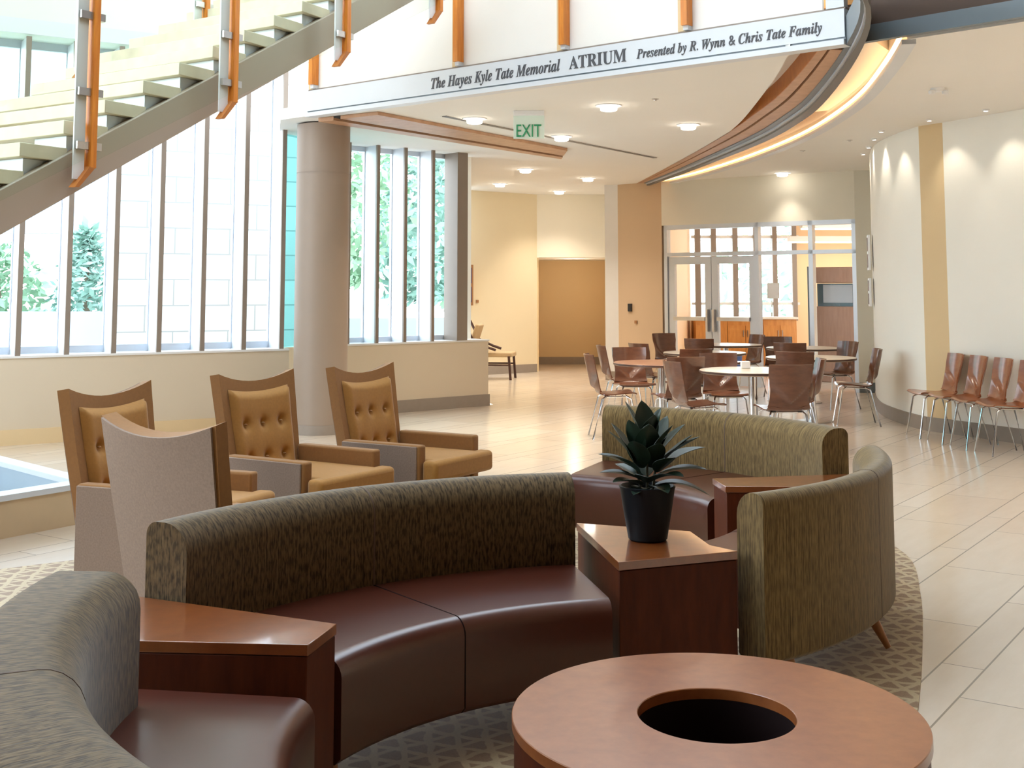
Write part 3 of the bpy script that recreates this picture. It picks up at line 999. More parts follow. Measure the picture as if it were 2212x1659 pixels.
def post(x, y, zb, inner=False, top=None):
    mat = 'orange_wood'
    zt = top or zb + 1.6
    mb = MB().box(sl3((x, y, (zb + 0.12 + zt) / 2)), (0.045, 0.06, zt - zb - 0.12), math.atan2(run.y, run.x))
    q = Vector((x, y, 0))
    r_ = run.normalized()
    w = 0.022
    s_ = q + r_ * -w; e_ = q + r_ * w
    o = obj('post', mb, mat, stair, bevel=0.003)
    # angled foot bolted to the stringer
    lo = q - r_ * 0.10
    mb = MB().hexa([sl3((p.x, p.y, z)) for p, z in ((lo - r_ * w + outn * .03, zb), (lo + r_ * w * .3 + outn * .03, zb), (lo + r_ * w * .3 - outn * .03, zb), (lo - r_ * w - outn * .03, zb),
                                                    (s_ + outn * .03, zb + .13), (e_ + outn * .03, zb + .13), (e_ - outn * .03, zb + .13), (s_ - outn * .03, zb + .13))])
    obj('post_foot', mb, 'beam_dark_wood', o)
    bk = q - r_ * 0.075 - outn * 0.01
    obj('post_plate', MB().box(sl3((bk.x, bk.y, (zb + 0.05 + zt) / 2)), (0.075, 0.012, zt - zb - 0.05), math.atan2(run.y, run.x)), 'sill', o)
    for dz in (0.20, 0.52, 0.98):
        if inner and dz > 0.9: continue
        cc = q - r_ * 0.02 + outn * 0.0
        obj('glass_clamp', MB().box(sl3((cc.x, cc.y, zb + dz + 0.05)), (0.17, 0.035, 0.045), math.atan2(run.y, run.x)), 'steel', o)
    return o


for x, y, zb in posts: post(x, y, zb)
prev = (posts[0][0] - (posts[1][0] - posts[0][0]), posts[0][1] - (posts[1][1] - posts[0][1]), posts[0][2] - 0.53)
nxt = (posts[2][0] + 0.635, posts[2][1] + 0.85, posts[2][2] + 0.51)
post(*prev); post(*nxt)
chain = [prev] + posts + [nxt]
for A_, B_ in zip(chain[:-1], chain[1:]):
    a = Vector((A_[0], A_[1], 0)); b_ = Vector((B_[0], B_[1], 0)); r_ = (b_ - a).normalized()
    a = a + r_ * 0.04; b_ = b_ - r_ * 0.04; t_ = outn * 0.005
    za, zb = A_[2] + 0.17, B_[2] + 0.17
    pts = [sl3((p.x, p.y, z)) for p, z in ((a + t_, za), (b_ + t_, zb), (b_ - t_, zb), (a - t_, za), (a + t_, za + 1.3), (b_ + t_, zb + 1.3), (b_ - t_, zb + 1.3), (a - t_, za + 1.3))]
    obj('glass_panel', MB().hexa(pts), 'glass_rail', stair)
# far-side balustrade
off = tw * 1.5
fchain = []
for (x, y, zb) in chain:
    p = Vector((x, y, 0)) + off
    fchain.append((p.x, p.y, zb + 0.42))
    post(p.x, p.y, zb + 0.42, inner=True)
for A_, B_ in zip(fchain[:-1], fchain[1:]):
    a = Vector((A_[0], A_[1], 0)); b_ = Vector((B_[0], B_[1], 0)); r_ = (b_ - a).normalized(); t_ = outn * 0.005
    za, zb = A_[2] + 0.05, B_[2] + 0.05
    pts = [sl3((p.x, p.y, z)) for p, z in ((a + t_, za), (b_ + t_, zb), (b_ - t_, zb), (a - t_, za), (a + t_, za + 1.0), (b_ + t_, zb + 1.0), (b_ - t_, zb + 1.0), (a - t_, za + 1.0))]
    obj('glass_panel', MB().hexa(pts), 'glass_rail', stair)

# stone basin under the stair
bs = thing('stone_basin', 'low stone basin with a pale rim on the floor under the stairs', 'basin', (-3.6, 7.9, 0))
Q = [Vector(p) for p in ((-2.72, 8.03, 0), (-4.15, 9.5, 0), (-5.3, 8.15, 0), (-3.55, 6.75, 0))]
cen = sum(Q, Vector()) / 4
ring = MB()
Qo = [cen + (p - cen) * 1.01 for p in Q]; Qi = [cen + (p - cen) * 0.86 for p in Q]
n = 4
vs = [(*p[:2], 0.225) for p in Qo] + [(*p[:2], 0.26) for p in Qo] + [(*p[:2], 0.26) for p in Qi] + [(*p[:2], 0.225) for p in Qi]
fs = []
for k in range(4):
    j = (k + 1) % 4
    fs += [(k, j, 4 + j, 4 + k), (4 + k, 4 + j, 8 + j, 8 + k), (8 + k, 8 + j, 12 + j, 12 + k), (12 + k, 12 + j, j, k)]
obj('rim', loc_to(bs, ring.add(vs, fs)), 'stone_pale', bs)
wl = MB()
Qb = [cen + (p - cen) * 0.88 for p in Q]
vs = [(*p[:2], 0.0) for p in Q] + [(*p[:2], 0.225) for p in Q] + [(*p[:2], 0.225) for p in Qb] + [(*p[:2], 0.0) for p in Qb]
obj('basin_wall', loc_to(bs, wl.add(vs, fs)), 'stone', bs)
wl = MB()
vs = [(*(cen + (p - cen) * k)[:2], z) for k, z in ((0.879, 0.0), (0.879, 0.224), (0.865, 0.224), (0.865, 0.0)) for p in Q]
obj('basin_lining', loc_to(bs, wl.add(vs, fs)), 'basin_inner', bs)
obj('basin_floor', loc_to(bs, MB().prism([(cen + (p - cen) * 0.865)[:2] for p in Q], 0.001, 0.02)), 'basin_inner', bs)

# ================================================================== RUG
rp = spline([(0.2, 1.6), (0.9, 3.0), (1.20, 3.8), (1.484, 4.537), (1.73, 5.22), (2.02, 6.1), (2.24, 7.0), (2.1, 7.7), (1.3, 8.1), (0.2, 8.0), (-1.2, 7.55), (-2.64, 6.71), (-3.9, 5.6), (-4.2, 4.0), (-3.3, 2.4), (-2.0, 1.6)], 5)
rug = obj('area_rug', MB().prism(rp, 0.0, 0.008), 'rug')
tag(rug, 'large tan and brown lattice-pattern rug under the curved sofas', 'rug')


# ================================================================== SOFAS
def arc_sweep(c, a0, a1, prof, n=36, caps=True):
    mb = MB(); uv = []
    m_ = len(prof)
    per_ = [0]
    for i in range(1, m_):
        per_.append(per_[-1] + math.hypot(prof[i][0] - prof[i - 1][0], prof[i][1] - prof[i - 1][1]))
    rm = sum(p[0] for p in prof) / m_
    vs = []
    for k in range(n + 1):
        a = a0 + (a1 - a0) * k / n
        for i, (r_, z) in enumerate(prof):
            vs.append((c[0] + r_ * math.cos(a), c[1] + r_ * math.sin(a), z))
            uv.append((rm * a, per_[i]))
    fs = []
    for k in range(n):
        for i in range(m_):
            j = (i + 1) % m_
            fs.append((k * m_ + i, (k + 1) * m_ + i, (k + 1) * m_ + j, k * m_ + j))
    mb.add(vs, fs)
    if caps:
        o = len(mb.v)
        for k in (0, n):
            base = len(mb.v)
            a = a0 + (a1 - a0) * k / n
            cvs = [(c[0] + r_ * math.cos(a), c[1] + r_ * math.sin(a), z) for r_, z in prof]
            mb.add(cvs, [tuple(range(m_)) if k else tuple(range(m_))[::-1]])
            uv += [(r_, z) for r_, z in prof]
    mb.uv = uv
    return mb


def round_prof(r0, r1, z0, z1, rt_out, rt_in, rb=0.02, n=6):
    """closed profile; outer radius r1, inner radius r0; rounded corners at the top"""
    p = [(r0 + rb, z0), (r1 - rb, z0), (r1, z0 + rb)]
    for k in range(n + 1):
        a = PI / 2 * k / n
        p.append((r1 - rt_out + rt_out * math.cos(a), z1 - rt_out + rt_out * math.sin(a)))
    for k in range(n + 1):
        a = PI / 2 + PI / 2 * k / n
        p.append((r0 + rt_in + rt_in * math.cos(a), z1 - rt_in + rt_in * math.sin(a)))
    p.append((r0, z0 + rb))
    return p


def sofa(label, c, a0, a1, r_out, r_in, r_front, fabric_m, leg_t=(0.09, 0.91), seat_h=0.455, back_h=0.785, seams=(0.5,), seat_a0=None):
    root = thing('curved_sofa', label, 'sofa', (c[0], c[1], 0), 0, 'curved lounge sofas')
    z = (0, 0)
    back = obj('backrest', arc_sweep(z, R(a0), R(a1), round_prof(r_in, r_out, 0.16, back_h, 0.04, 0.09)), fabric_m, root, smooth=True, angle=60, fix=False)
    e = 0.3
    sp_ = round_prof(r_front, r_in + 0.06, 0.16, seat_h, 0.01, 0.055)
    obj('seat', arc_sweep(z, R(a0 + e if seat_a0 is None else seat_a0), R(a1 - e), sp_), 'leather', root, smooth=True, angle=60, fix=False)
    for t in seams:
        a = a0 + (a1 - a0) * t
        d_ = 0.10
        pr_ = round_prof(r_in - 0.0008, r_out + 0.0008, 0.16, back_h + 0.0008, 0.04, 0.09)
        obj('back_seam', arc_sweep(z, R(a - d_), R(a + d_), pr_, 2), 'brown_dark', root, smooth=True, fix=False)
        pr_ = round_prof(r_front - 0.0008, r_in + 0.05, 0.16, seat_h + 0.0008, 0.01, 0.055)
        obj('seat_seam', arc_sweep(z, R(a - d_), R(a + d_), pr_, 2), 'black', root, smooth=True, fix=False)
    for t in leg_t:
        for r_ in (r_front + 0.12, r_out - 0.10):
            a = R(a0 + (a1 - a0) * t)
            p = Vector((r_ * math.cos(a), r_ * math.sin(a), 0))
            q = p * (1.0 + (0.05 if r_ > 1.3 else -0.03))
            obj('leg', MB().tube([(q.x, q.y, 0.0155), (p.x, p.y, 0.17)], 0.013, 12, 0.028), 'leg_wood', root, smooth=True)
    return root


CA = (0.555, 3.04)
CB = (-0.10, 5.93)
sofa('curved brown woven sofa with leather seat behind the round ring table', CA, 100.5, 155.0, 1.87, 1.71, 1.15, 'sofa_fabric')
sofa('curved sofa cut off at the lower left corner, its back top nearest the camera', (0.62, 3.02), 175.5, 232, 1.82, 1.57, 1.14, 'sofa_fabric', seat_a0=171)
sofa('curved sofa seen from behind, right of the table with the plant', (-0.03, 5.96), -58.7, -4.5, 1.80, 1.66, 1.12, 'sofa_fabric_far', back_h=0.765, leg_t=(0.12, 0.60), seat_a0=-48)
sofa('farthest curved sofa, facing the camera behind the plant', CB, 13.5, 68.0, 1.91, 1.76, 1.12, 'sofa_fabric_far')


def box_table(label, pts, h, name='side_table'):
    cx = sum(p[0] for p in pts) / len(pts); cy_ = sum(p[1] for p in pts) / len(pts)
    root = thing(name, label, 'side table', (cx, cy_, 0))
    pts = [(p[0] - cx, p[1] - cy_) for p in pts]
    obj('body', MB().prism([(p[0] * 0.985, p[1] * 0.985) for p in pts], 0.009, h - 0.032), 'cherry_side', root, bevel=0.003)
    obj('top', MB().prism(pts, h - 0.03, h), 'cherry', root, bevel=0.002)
    return root


def pol(c, r_, a): return (c[0] + r_ * math.cos(R(a)), c[1] + r_ * math.sin(R(a)))


# left wedge table with curved front
box_table('cherry wood wedge side table between the middle sofa and the lower left sofa', [(-1.08, 3.345), (-0.544, 3.301), (-0.53, 3.36), (-0.515, 3.43), (-0.497, 3.505), (-1.17, 3.818)], 0.56)
# plant table
P1 = [(0.370, 4.28), (0.818, 4.458), (0.735, 4.56), (0.70, 4.82), (0.262, 4.99)]
box_table('cherry wood corner table carrying the potted plant', P1, 0.56)
box_table('cherry wood wedge side table between the two right-hand sofas', [pol(CB, 1.13, -1.2), pol(CB, 1.88, -1.6), pol(CB, 1.9, 11.3), pol(CB, 1.13, 11.3)], 0.56)

# coffee table
ct = thing('coffee_table', 'round cherry wood drum coffee table with a dark round hole in its top', 'coffee table', (0.514, 3.13, 0))
Rt, Ri, Ht = 0.515, 0.197, 0.44
obj('top', MB().lathe([(Ri, Ht - 0.028), (Rt - 0.002, Ht - 0.028), (Rt, Ht - 0.026), (Rt, Ht - 0.002), (Rt - 0.002, Ht), (Ri + .002, Ht), (Ri, Ht - 0.002)], 128, closed=True), 'cherry_table', ct, smooth=True)
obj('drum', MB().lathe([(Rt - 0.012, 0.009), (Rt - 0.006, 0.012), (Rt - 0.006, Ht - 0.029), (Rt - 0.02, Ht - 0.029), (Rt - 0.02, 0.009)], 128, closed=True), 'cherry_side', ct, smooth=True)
obj('well', MB().lathe([(Ri + 0.012, 0.03), (Ri + 0.012, Ht - 0.029), (Ri, Ht - 0.029), (Ri, 0.04), (0.0001, 0.04), (0.0001, 0.03)], 64, closed=True), 'black', ct, smooth=True)  # black stands for the shade inside the hole


# ================================================================== ARMCHAIRS
def armchair(label):
    root = thing('armchair', label, 'armchair', (0, 0, 0), 0, 'high-back mustard armchairs')
    # local: +y faces forward
    def back_pt(s, t, dy=0.0):
        w = 0.265 + 0.05 * t
        z = 0.07 + 0.885 * t + 0.055 * (s * s) * max(0, (t - 0.6) / 0.4) ** 2
        y = -0.262 - 0.145 * t ** 1.25 - 0.02 * (1 - s * s) * t
        return (s * w, y + dy, z)
    N1, N2 = 12, 14
    # rear panel (taupe) and frame (mustard)
    def rear(u, v):
        p = back_pt(-1 + 2 * u, v, 0.055)
        sl_ = 0.205 * v ** 0.25
        k = 0.067 / math.sqrt(1 + sl_ * sl_)
        return (p[0], p[1] - k, p[2] - k * sl_)
    obj('rear_panel', MB().grid(rear, N1, N2, -0.010), 'taupe_fabric', root, smooth=True, angle=50)
    obj('back_frame', MB().grid(lambda u, v: back_pt(-1.02 + 2.04 * u, v, 0.055), N1, N2, -0.065), 'mustard_dark', root, smooth=True, angle=50)
    # tufted back cushion
    btn = [(sx_, tz) for tz in (0.50, 0.72) for sx_ in (-0.48, 0.02, 0.52)]

    def cush(u, v):
        s = -0.82 + 1.64 * u; t = 0.38 + 0.55 * v
        p = back_pt(s, t, 0.058)
        e_ = min(u, 1 - u, v, 1 - v)
        puff = 0.042 * min(1, (e_ / 0.07)) ** 0.5
        for bx_, bt in btn:
            d2 = ((s - bx_) * 0.33) ** 2 + ((t - bt) * 0.9) ** 2
            puff -= 0.030 * math.exp(-d2 / 0.0009) + 0.010 * math.exp(-d2 / 0.006)
        return (p[0], p[1] + max(puff, -0.01), p[2])
    cu = obj('back_cushion', MB().grid(cush, 36, 40), 'mustard', root, smooth=True, angle=80)
    for bx_, bt in btn:
        p = back_pt(bx_, bt, 0.058 + 0.022)
        obj('button', MB().lathe([(0.0001, 0.006), (0.008, 0.004), (0.011, 0.0), (0.008, -0.004), (0.0001, -0.006)], 12, p), 'mustard_dark', cu, smooth=True)
    for sx_ in (-1, 1):
        obj('arm', MB().box((sx_ * 0.305, 0.035, 0.355), (0.075, 0.60, 0.40)), 'mustard_dark', root, bevel=0.014, seg=3)
        obj('outer_arm_panel', MB().box((sx_ * 0.348, 0.03, 0.34), (0.012, 0.575, 0.415)), 'taupe_fabric', root, bevel=0.004)
    obj('base', MB().box((0, 0.04, 0.205), (0.535, 0.56, 0.20)), 'mustard_dark', root, bevel=0.012)
    # T-shaped seat cushion with a piped front
    def sm(x): return max(0, min(1, x))
    T = [(-0.262, -0.26), (0.262, -0.26), (0.262, 0.345), (0.335, 0.345), (0.335, 0.455), (-0.335, 0.455), (-0.335, 0.345), (-0.262, 0.345)]
    obj('seat_cushion', MB().prism(T, 0.335, 0.465), 'mustard', root, bevel=0.028, seg=4)
    for sx_ in (-1, 1):
        for y_ in (-0.24, 0.27):
            obj('leg', MB().tube([(sx_ * 0.24, y_, 0.0095), (sx_ * 0.24, y_, 0.11)], 0.016, 12, 0.022), 'dark_wood', root, smooth=True)
    return root


def face(dx, dy): return math.atan2(dy, dx) - PI / 2


GA = 'high-back mustard armchairs'
a1 = armchair('mustard high-back armchair standing left, behind the one seen from the back')
a1.location = (-1.77, 6.24, 0); a1.rotation_euler = (0, 0, face(0.93, -0.36))
dup(a1, (-1.14, 5.04, 0), face(0.56, 0.83), 'high-back armchair turned with its taupe fabric back to the camera', GA)
dup(a1, (-1.25, 7.20, 0), face(0.85, -0.53), 'mustard tufted armchair in front of the low wall, left of the column', GA)
dup(a1, (-0.68, 7.92, 0), face(0.86, -0.51), 'mustard tufted armchair in front of the column, farthest right', GA)

# ================================================================== PLANT
pt = thing('potted_plant', 'rubber plant with dark glossy leaves in a black pot on the corner table', 'plant', (0.515, 4.66, 0.561))
obj('pot', MB().lathe([(0.0001, 0.0), (0.068, 0.0), (0.074, 0.006), (0.092, 0.11), (0.104, 0.19), (0.108, 0.2), (0.100, 0.202), (0.094, 0.19), (0.090, 0.175), (0.0001, 0.175)], 48), 'pot', pt, smooth=True)
obj('soil', MB().lathe([(0.0001, 0.182), (0.05, 0.181), (0.09, 0.178), (0.09, 0.17), (0.0001, 0.17)], 24), 'soil', pt, smooth=True)
for (bx_, by_), (tx, ty, tz) in (((0, 0), (0.0, 0.0, 0.38)), ((0.02, 0.015), (0.05, 0.03, 0.32)), ((-0.02, 0.0), (-0.06, 0.01, 0.32))):
    obj('stem', MB().tube([(bx_, by_, 0.17), (bx_ * .6 + tx * .4, by_ * .6 + ty * .4, 0.17 + (tz - .17) * .5), (tx, ty, tz)], 0.006, 8, 0.004), 'stem', pt, smooth=True)


def leaf(base, az, el, L, W, droop=0.3):
    d_ = Vector((math.cos(az) * math.cos(el), math.sin(az) * math.cos(el), math.sin(el)))
    side = Vector((-math.sin(az), math.cos(az), 0))
    up_ = d_.cross(side) * -1

    def fn(u, v):
        t = u
        w = W * (math.sin(PI * min(1, t * 0.96 + 0.04)) ** 0.75) * (1 - 0.25 * t)
        s = -1 + 2 * v
        c_ = Vector((base[0], base[1], 0.17 + (base[2] - 0.18) * 0.80)) + d_ * L * t + Vector((0, 0, -1)) * droop * L * t * t
        return c_ + side * s * w + up_ * (-abs(s) * w * 0.28)
    return MB().grid(fn, 10, 6, 0.0012)


LV = [  # base xyz, azimuth, elevation, length, width, droop
    ((0, 0, .42), 110, 78, .15, .034, .05), ((-.01, 0, .42), 170, 66, .16, .032, .05), ((0.01, 0, .42), 20, 70, .13, .034, .05),
    ((-.04, 0, .33), 185, 48, .16, .03, .15), ((-.05, 0, .33), 165, 60, .16, .036, .1), ((.03, .02, .34), 10, 45, .17, .032, .1),
    ((.05, .02, .33), 350, 28, .17, .03, .1), ((.05, .02, .30), 15, 22, .20, .036, .25), ((.04, .03, .26), 340, 12, .19, .036, .3),
    ((.03, 0, .22), 355, 0, .19, .034, .5), ((.04, 0, .28), 300, 35, .12, .034, .2), ((0, 0, .34), 270, 62, .15, .036, .05),
    ((-.02, 0, .30), 245, 50, .15, .034, .15), ((-.03, 0, .28), 200, 30, .14, .032, .2), ((-.03, 0, .25), 190, 10, .15, .03, .25),
    ((-.02, 0, .22), 215, 12, .14, .032, .3), ((0, 0, .23), 265, 25, .13, .036, .35), ((.02, 0, .24), 315, 18, .15, .036, .35),
    ((0, .02, .30), 60, 50, .15, .034, .1), ((0, .02, .26), 90, 30, .15, .034, .2), ((-.02, .02, .24), 135, 25, .14, .034, .3),
    ((.0, 0, .38), 300, 72, .14, .034, .05), ((-.03, 0, .36), 225, 68, .14, .034, .05), ((.02, .01, .30), 280, 48, .14, .032, .15),
    ((.03, .02, .36), 40, 62, .15, .032, .05), ((-.05, 0, .30), 175, 20, .14, .032, .2), ((.0, 0, .20), 240, 5, .12, .03, .4),
    ((.02, 0, .21), 290, 5, .12, .03, .4), ((.05, .03, .31), 355, 38, .16, .026, .05), ((.01, 0, .33), 330, 55, .16, .028, .05)]
for (bp, az, el, L, W, dr) in LV:
    obj('leaf', leaf(bp, R(az), R(el * 0.8 + 13), L * 1.12, W * 1.5, dr * 0.8), 'leaf', pt, smooth=True, angle=80)


# ================================================================== DINING
def ply_chair(name, label, mat, group):
    root = thing(name, label, 'chair', (0, 0, 0), 0, group)
    # side profile (y forward, z up): seat front -> rear -> back top
    prof = spline([(0.205, 0.445), (0.17, 0.458), (0.05, 0.45), (-0.10, 0.438), (-0.165, 0.452), (-0.195, 0.50), (-0.215, 0.60), (-0.245, 0.73), (-0.27, 0.85)], 4)
    n = len(prof) - 1

    def fn(u, v):
        k = u * n; i = min(int(k), n - 1); f_ = k - i
        y = prof[i][0] * (1 - f_) + prof[i + 1][0] * f_
        z = prof[i][1] * (1 - f_) + prof[i + 1][1] * f_
        s = -1 + 2 * v
        if z < 0.47 and y > -0.13: w = 0.205
        else: w = 0.195 - 0.02 * math.sin(PI * min(1, max(0, (z - 0.45) / 0.3))) + 0.01 * max(0, z - 0.7)
        # V-shaped fold of the back: the middle stays back, the flanks come forward above the V
        if z > 0.47:
            vee = 0.50 + 0.15 * abs(s)
            y -= 0.040 * max(0, min(1, (z - vee) / 0.035)) * (1 - s * s)
            y += 0.030 * s * s
        else:
            z += 0.012 * s * s
        return (s * w, y, z)
    obj('seat_shell', MB().grid(fn, 48, 20, 0.011), mat, root, smooth=True, angle=35)
    for sx_ in (-1, 1):
        obj('leg', MB().tube([(sx_ * 0.14, 0.10, 0.43), (sx_ * 0.165, 0.15, 0.40), (sx_ * 0.20, 0.22, 0.0)], 0.0095, 8), 'chrome', root, smooth=True)
        obj('leg', MB().tube([(sx_ * 0.14, -0.10, 0.43), (sx_ * 0.165, -0.15, 0.40), (sx_ * 0.205, -0.25, 0.0)], 0.0095, 8), 'chrome', root, smooth=True)
        obj('foot_cap', MB().box((sx_ * 0.12, -0.10, 0.426), (0.035, 0.035, 0.02)), 'black_plastic', root)
    fr = MB().tube([(-0.15, 0.11, 0.425), (0.15, 0.11, 0.425)], 0.008, 8).tube([(-0.15, -0.11, 0.42), (0.15, -0.11, 0.42)], 0.008, 8)
    fr.tube([(-0.14, 0.11, 0.424), (-0.14, -0.11, 0.42)], 0.008, 8).tube([(0.14, 0.11, 0.424), (0.14, -0.11, 0.42)], 0.008, 8)
    obj('seat_frame', fr, 'chrome', root, smooth=True)
    return root


def dtable(label, mat):
    root = thing('dining_table', label, 'table', (0, 0, 0), 0, 'round cafe tables')
    obj('tabletop', MB().lathe([(0.0001, 0.705), (0.495, 0.705), (0.51, 0.715), (0.51, 0.732), (0.505, 0.737), (0.0001, 0.737)], 64), mat, root, smooth=True)
    obj('edge_band', MB().lathe([(0.511, 0.712), (0.514, 0.714), (0.514, 0.73), (0.511, 0.732)], 64, closed=True), 'edge_dark', root, smooth=True)
    obj('pedestal', MB().lathe([(0.042, 0.02), (0.042, 0.705)], 32), 'chrome', root, smooth=True)
    obj('base_plate', MB().lathe([(0.0001, 0.0), (0.21, 0.0), (0.21, 0.012), (0.07, 0.028), (0.0001, 0.028)], 48), 'steel', root, smooth=True)
    return root


t1 = dtable('pale round cafe table nearest the camera, in the middle of the dining area', 'laminate')
t1.location = (2.33, 11.75, 0)
GT = 'round cafe tables'
for x_, y_, lb in ((3.451, 14.0, 'pale round cafe table at the right, beside the cream wall'),
                   (3.95, 16.35, 'pale round cafe table in front of the tall brown machine beyond the doors'),
                   (3.05, 17.3, 'farthest pale round cafe table, in front of the glazed doors'),
                   (2.40, 15.1, 'pale round cafe table half hidden behind the left-hand brown chairs')):
    dup(t1, (x_, y_, 0), 0, lb, GT)
t2 = dtable('brown round cafe table at the left of the dining area', 'laminate_brown')
t2.location = (1.60, 13.0, 0)

GC = 'brown plywood cafe chairs'
ch0 = ply_chair('dining_chair', 'brown plywood chair at the left end of the dining area, side on, facing right', 'ply', GC)
ch0.location = (1.06, 12.55, 0); ch0.rotation_euler = (0, 0, face(1, 0.05))
for x_, y_, fx, fy, lb in (
    (1.33, 14.55, 1, 0.08, 'brown plywood chair seen edge-on just right of the pale wall end'),
    (1.38, 13.74, 0.12, -1, 'brown plywood chair facing the camera behind the brown round table'),
    (1.66, 12.22, -0.25, 1, 'brown plywood chair with its back to the camera, at the right of the brown table'),
    (1.73, 11.35, 1, 0.25, 'brown plywood chair left of the nearest pale table, facing right'),
    (2.19, 12.45, 0.12, -1, 'brown plywood chair facing the camera behind the nearest pale table'),
    (2.44, 10.98, -0.12, 1, 'nearest brown plywood chair, its whole back to the camera'),
    (2.71, 11.72, -1, 0.15, 'brown plywood chair right of the nearest pale table, facing left'),
    (3.10, 13.22, 0.3, 1, 'brown plywood chair with its back to the camera, just beyond the nearest table'),
    (3.55, 15.45, 0.25, 1, 'brown plywood chair between the two right-hand tables, back to the camera'),
    (3.86, 13.70, -1, 0.15, 'brown plywood chair at the right end of the dining area, against the cream wall'),
    (1.78, 15.2, 0.8, 0.5, 'brown plywood chair behind the brown table, left of the half hidden pale table'),
    (2.0, 13.85, -0.3, 1, 'brown plywood chair with its back to the camera between brown table and far table'),
    (2.42, 18.35, 0.4, -1, 'farthest brown plywood chair at the left of the doors, its top only'),
    (2.62, 16.75, 0.3, 1, 'brown plywood chair in front of the left door, back to the camera'),
    (3.42, 17.9, -1, -0.4, 'brown plywood chair side on before the right door'),
    (3.75, 16.95, -0.1, -1, 'brown plywood chair facing the camera in front of the honey maple cabinets'),
    (4.12, 15.55, -0.9, -0.4, 'brown plywood chair in front of the tall brown machine')):
    dup(ch0, (x_, y_, 0), face(fx, fy), lb, GC)

GW = 'reddish plywood chairs along the white wall'
wc = ply_chair('waiting_chair', 'reddish plywood chair along the white wall, farthest from the camera', 'ply_red', GW)
wc.location = (4.36, 12.58, 0); wc.rotation_euler = (0, 0, face(-1, -0.02))
for x_, y_, lb in ((4.43, 12.14, 'reddish plywood chair along the white wall, second in the row from the far end'),
                   (4.50, 11.70, 'reddish plywood chair along the white wall, third in the row from the far end'),
                   (4.57, 11.26, 'reddish plywood chair along the white wall, cut off by the right edge')):
    dup(wc, (x_, y_, 0), face(-1, -0.02), lb, GW)
# napkin holder on the near table
nh = MB().box((0, 0, 0.035), (0.09, 0.06, 0.07))
o = obj('napkin_holder', nh, 'white_plastic', loc=(2.30, 11.95, 0.738), bevel=0.006)
tag(o, 'small white napkin holder standing on the nearest cafe table', 'napkin holder')

# lounge chair in the corridor
lc = thing('lounge_chair', 'dark wood lounge chair with beige upholstery in the far corridor', 'chair', (-0.28, 20.75, 0), face(1, -0.15))
obj('seat', MB().box((0, 0.02, 0.42), (0.56, 0.60, 0.08)), 'beige_uph', lc, bevel=0.02)
obj('backrest', MB().box((0, -0.36, 0.66), (0.50, 0.07, 0.56), rx=R(-18)), 'beige_uph', lc, bevel=0.02)
for sx_ in (-1, 1):
    obj('leg', MB().tube([(sx_ * .28, .30, 0), (sx_ * .28, .27, .40)], 0.022, 8), 'dark_wood', lc, smooth=True)
    obj('leg', MB().tube([(sx_ * .28, -.42, 0), (sx_ * .28, -.30, .38)], 0.024, 8), 'dark_wood', lc, smooth=True)
    obj('armrest', MB().tube([(sx_ * .30, -.50, .98), (sx_ * .30, -.34, .66), (sx_ * .30, -.10, .55), (sx_ * .30, .05, .50)], 0.022, 8), 'dark_wood', lc, smooth=True)
obj('stretcher', MB().tube([(-.28, .27, .25), (-.28, -.32, .25)], 0.014, 8).tube([(.28, .27, .25), (.28, -.32, .25)], 0.014, 8), 'dark_wood', lc, smooth=True)

# ================================================================== ROOM BEHIND DOORS: furniture
for k, (x0, x1) in enumerate(((3.45, 4.05), (4.05, 4.72), (4.72, 5.35))):
    cb = thing('base_cabinet', ['honey maple base cabinet behind the left door', 'honey maple base cabinet right of the door pair', 'honey maple base cabinet beside the tall brown machine'][k], 'cabinet', ((x0 + x1) / 2, 22.7, 0), 0, 'honey maple base cabinets')
    w_ = x1 - x0
    obj('body', MB().box((0, 0.3, 0.50), (w_ - .005, 0.55, 0.92)), 'cab_orange', cb)
    for s_ in (-1, 1):
        d_ = obj('cabinet_door', MB().box((s_ * w_ / 4, 0.015, 0.46), (w_ / 2 - 0.012, 0.02, 0.78)), 'cab_orange', cb)
        obj('handle', MB().box((s_ * 0.04, -0.005, 0.70), (0.012, 0.02, 0.12)), 'steel', d_)
ct_ = obj('worktop', MB().box((4.40, 22.98, 0.985), (1.95, 0.62, 0.04)), 'wall_white')
tag(ct_, 'pale continuous worktop over the maple cabinets behind the doors', 'worktop')
mc = thing('vending_machine', 'tall brown coffee kiosk with a dark steel bay, seen through the right glass', 'machine', (5.45, 19.75, 0), angD)
obj('body', MB().box((0, 0.35, 0.62), (1.25, 0.6, 1.24)), 'cab_brown', mc, bevel=0.01)
obj('side_panel', MB().box((-0.60, 0.02, 0.95), (0.05, 0.10, 1.9)), 'steel_blue', mc)
obj('top_cabinet', MB().box((0.0, 0.35, 1.76), (1.25, 0.6, 0.26)), 'cab_brown', mc, bevel=0.01)
obj('bay', MB().box((0.0, 0.45, 1.43), (1.15, 0.35, 0.38)), 'blue_steel', mc)
obj('display_window', MB().box((-0.20, 0.25, 1.45), (0.5, 0.06, 0.30)), 'machine_grey', mc)
obj('brewer', MB().box((0.30, 0.22, 1.44), (0.35, 0.1, 0.34)), 'machine_grey', mc, bevel=0.01)
bn = obj('waste_bin', MB().lathe([(0.13, 0), (0.16, 0.45), (0.16, 0.47), (0.145, 0.47), (0.12, 0.02)], 24), 'blue_bin', loc=(3.62, 19.9, 0), smooth=True)
tag(bn, 'blue waste bin seen low through the glass doors', 'bin')
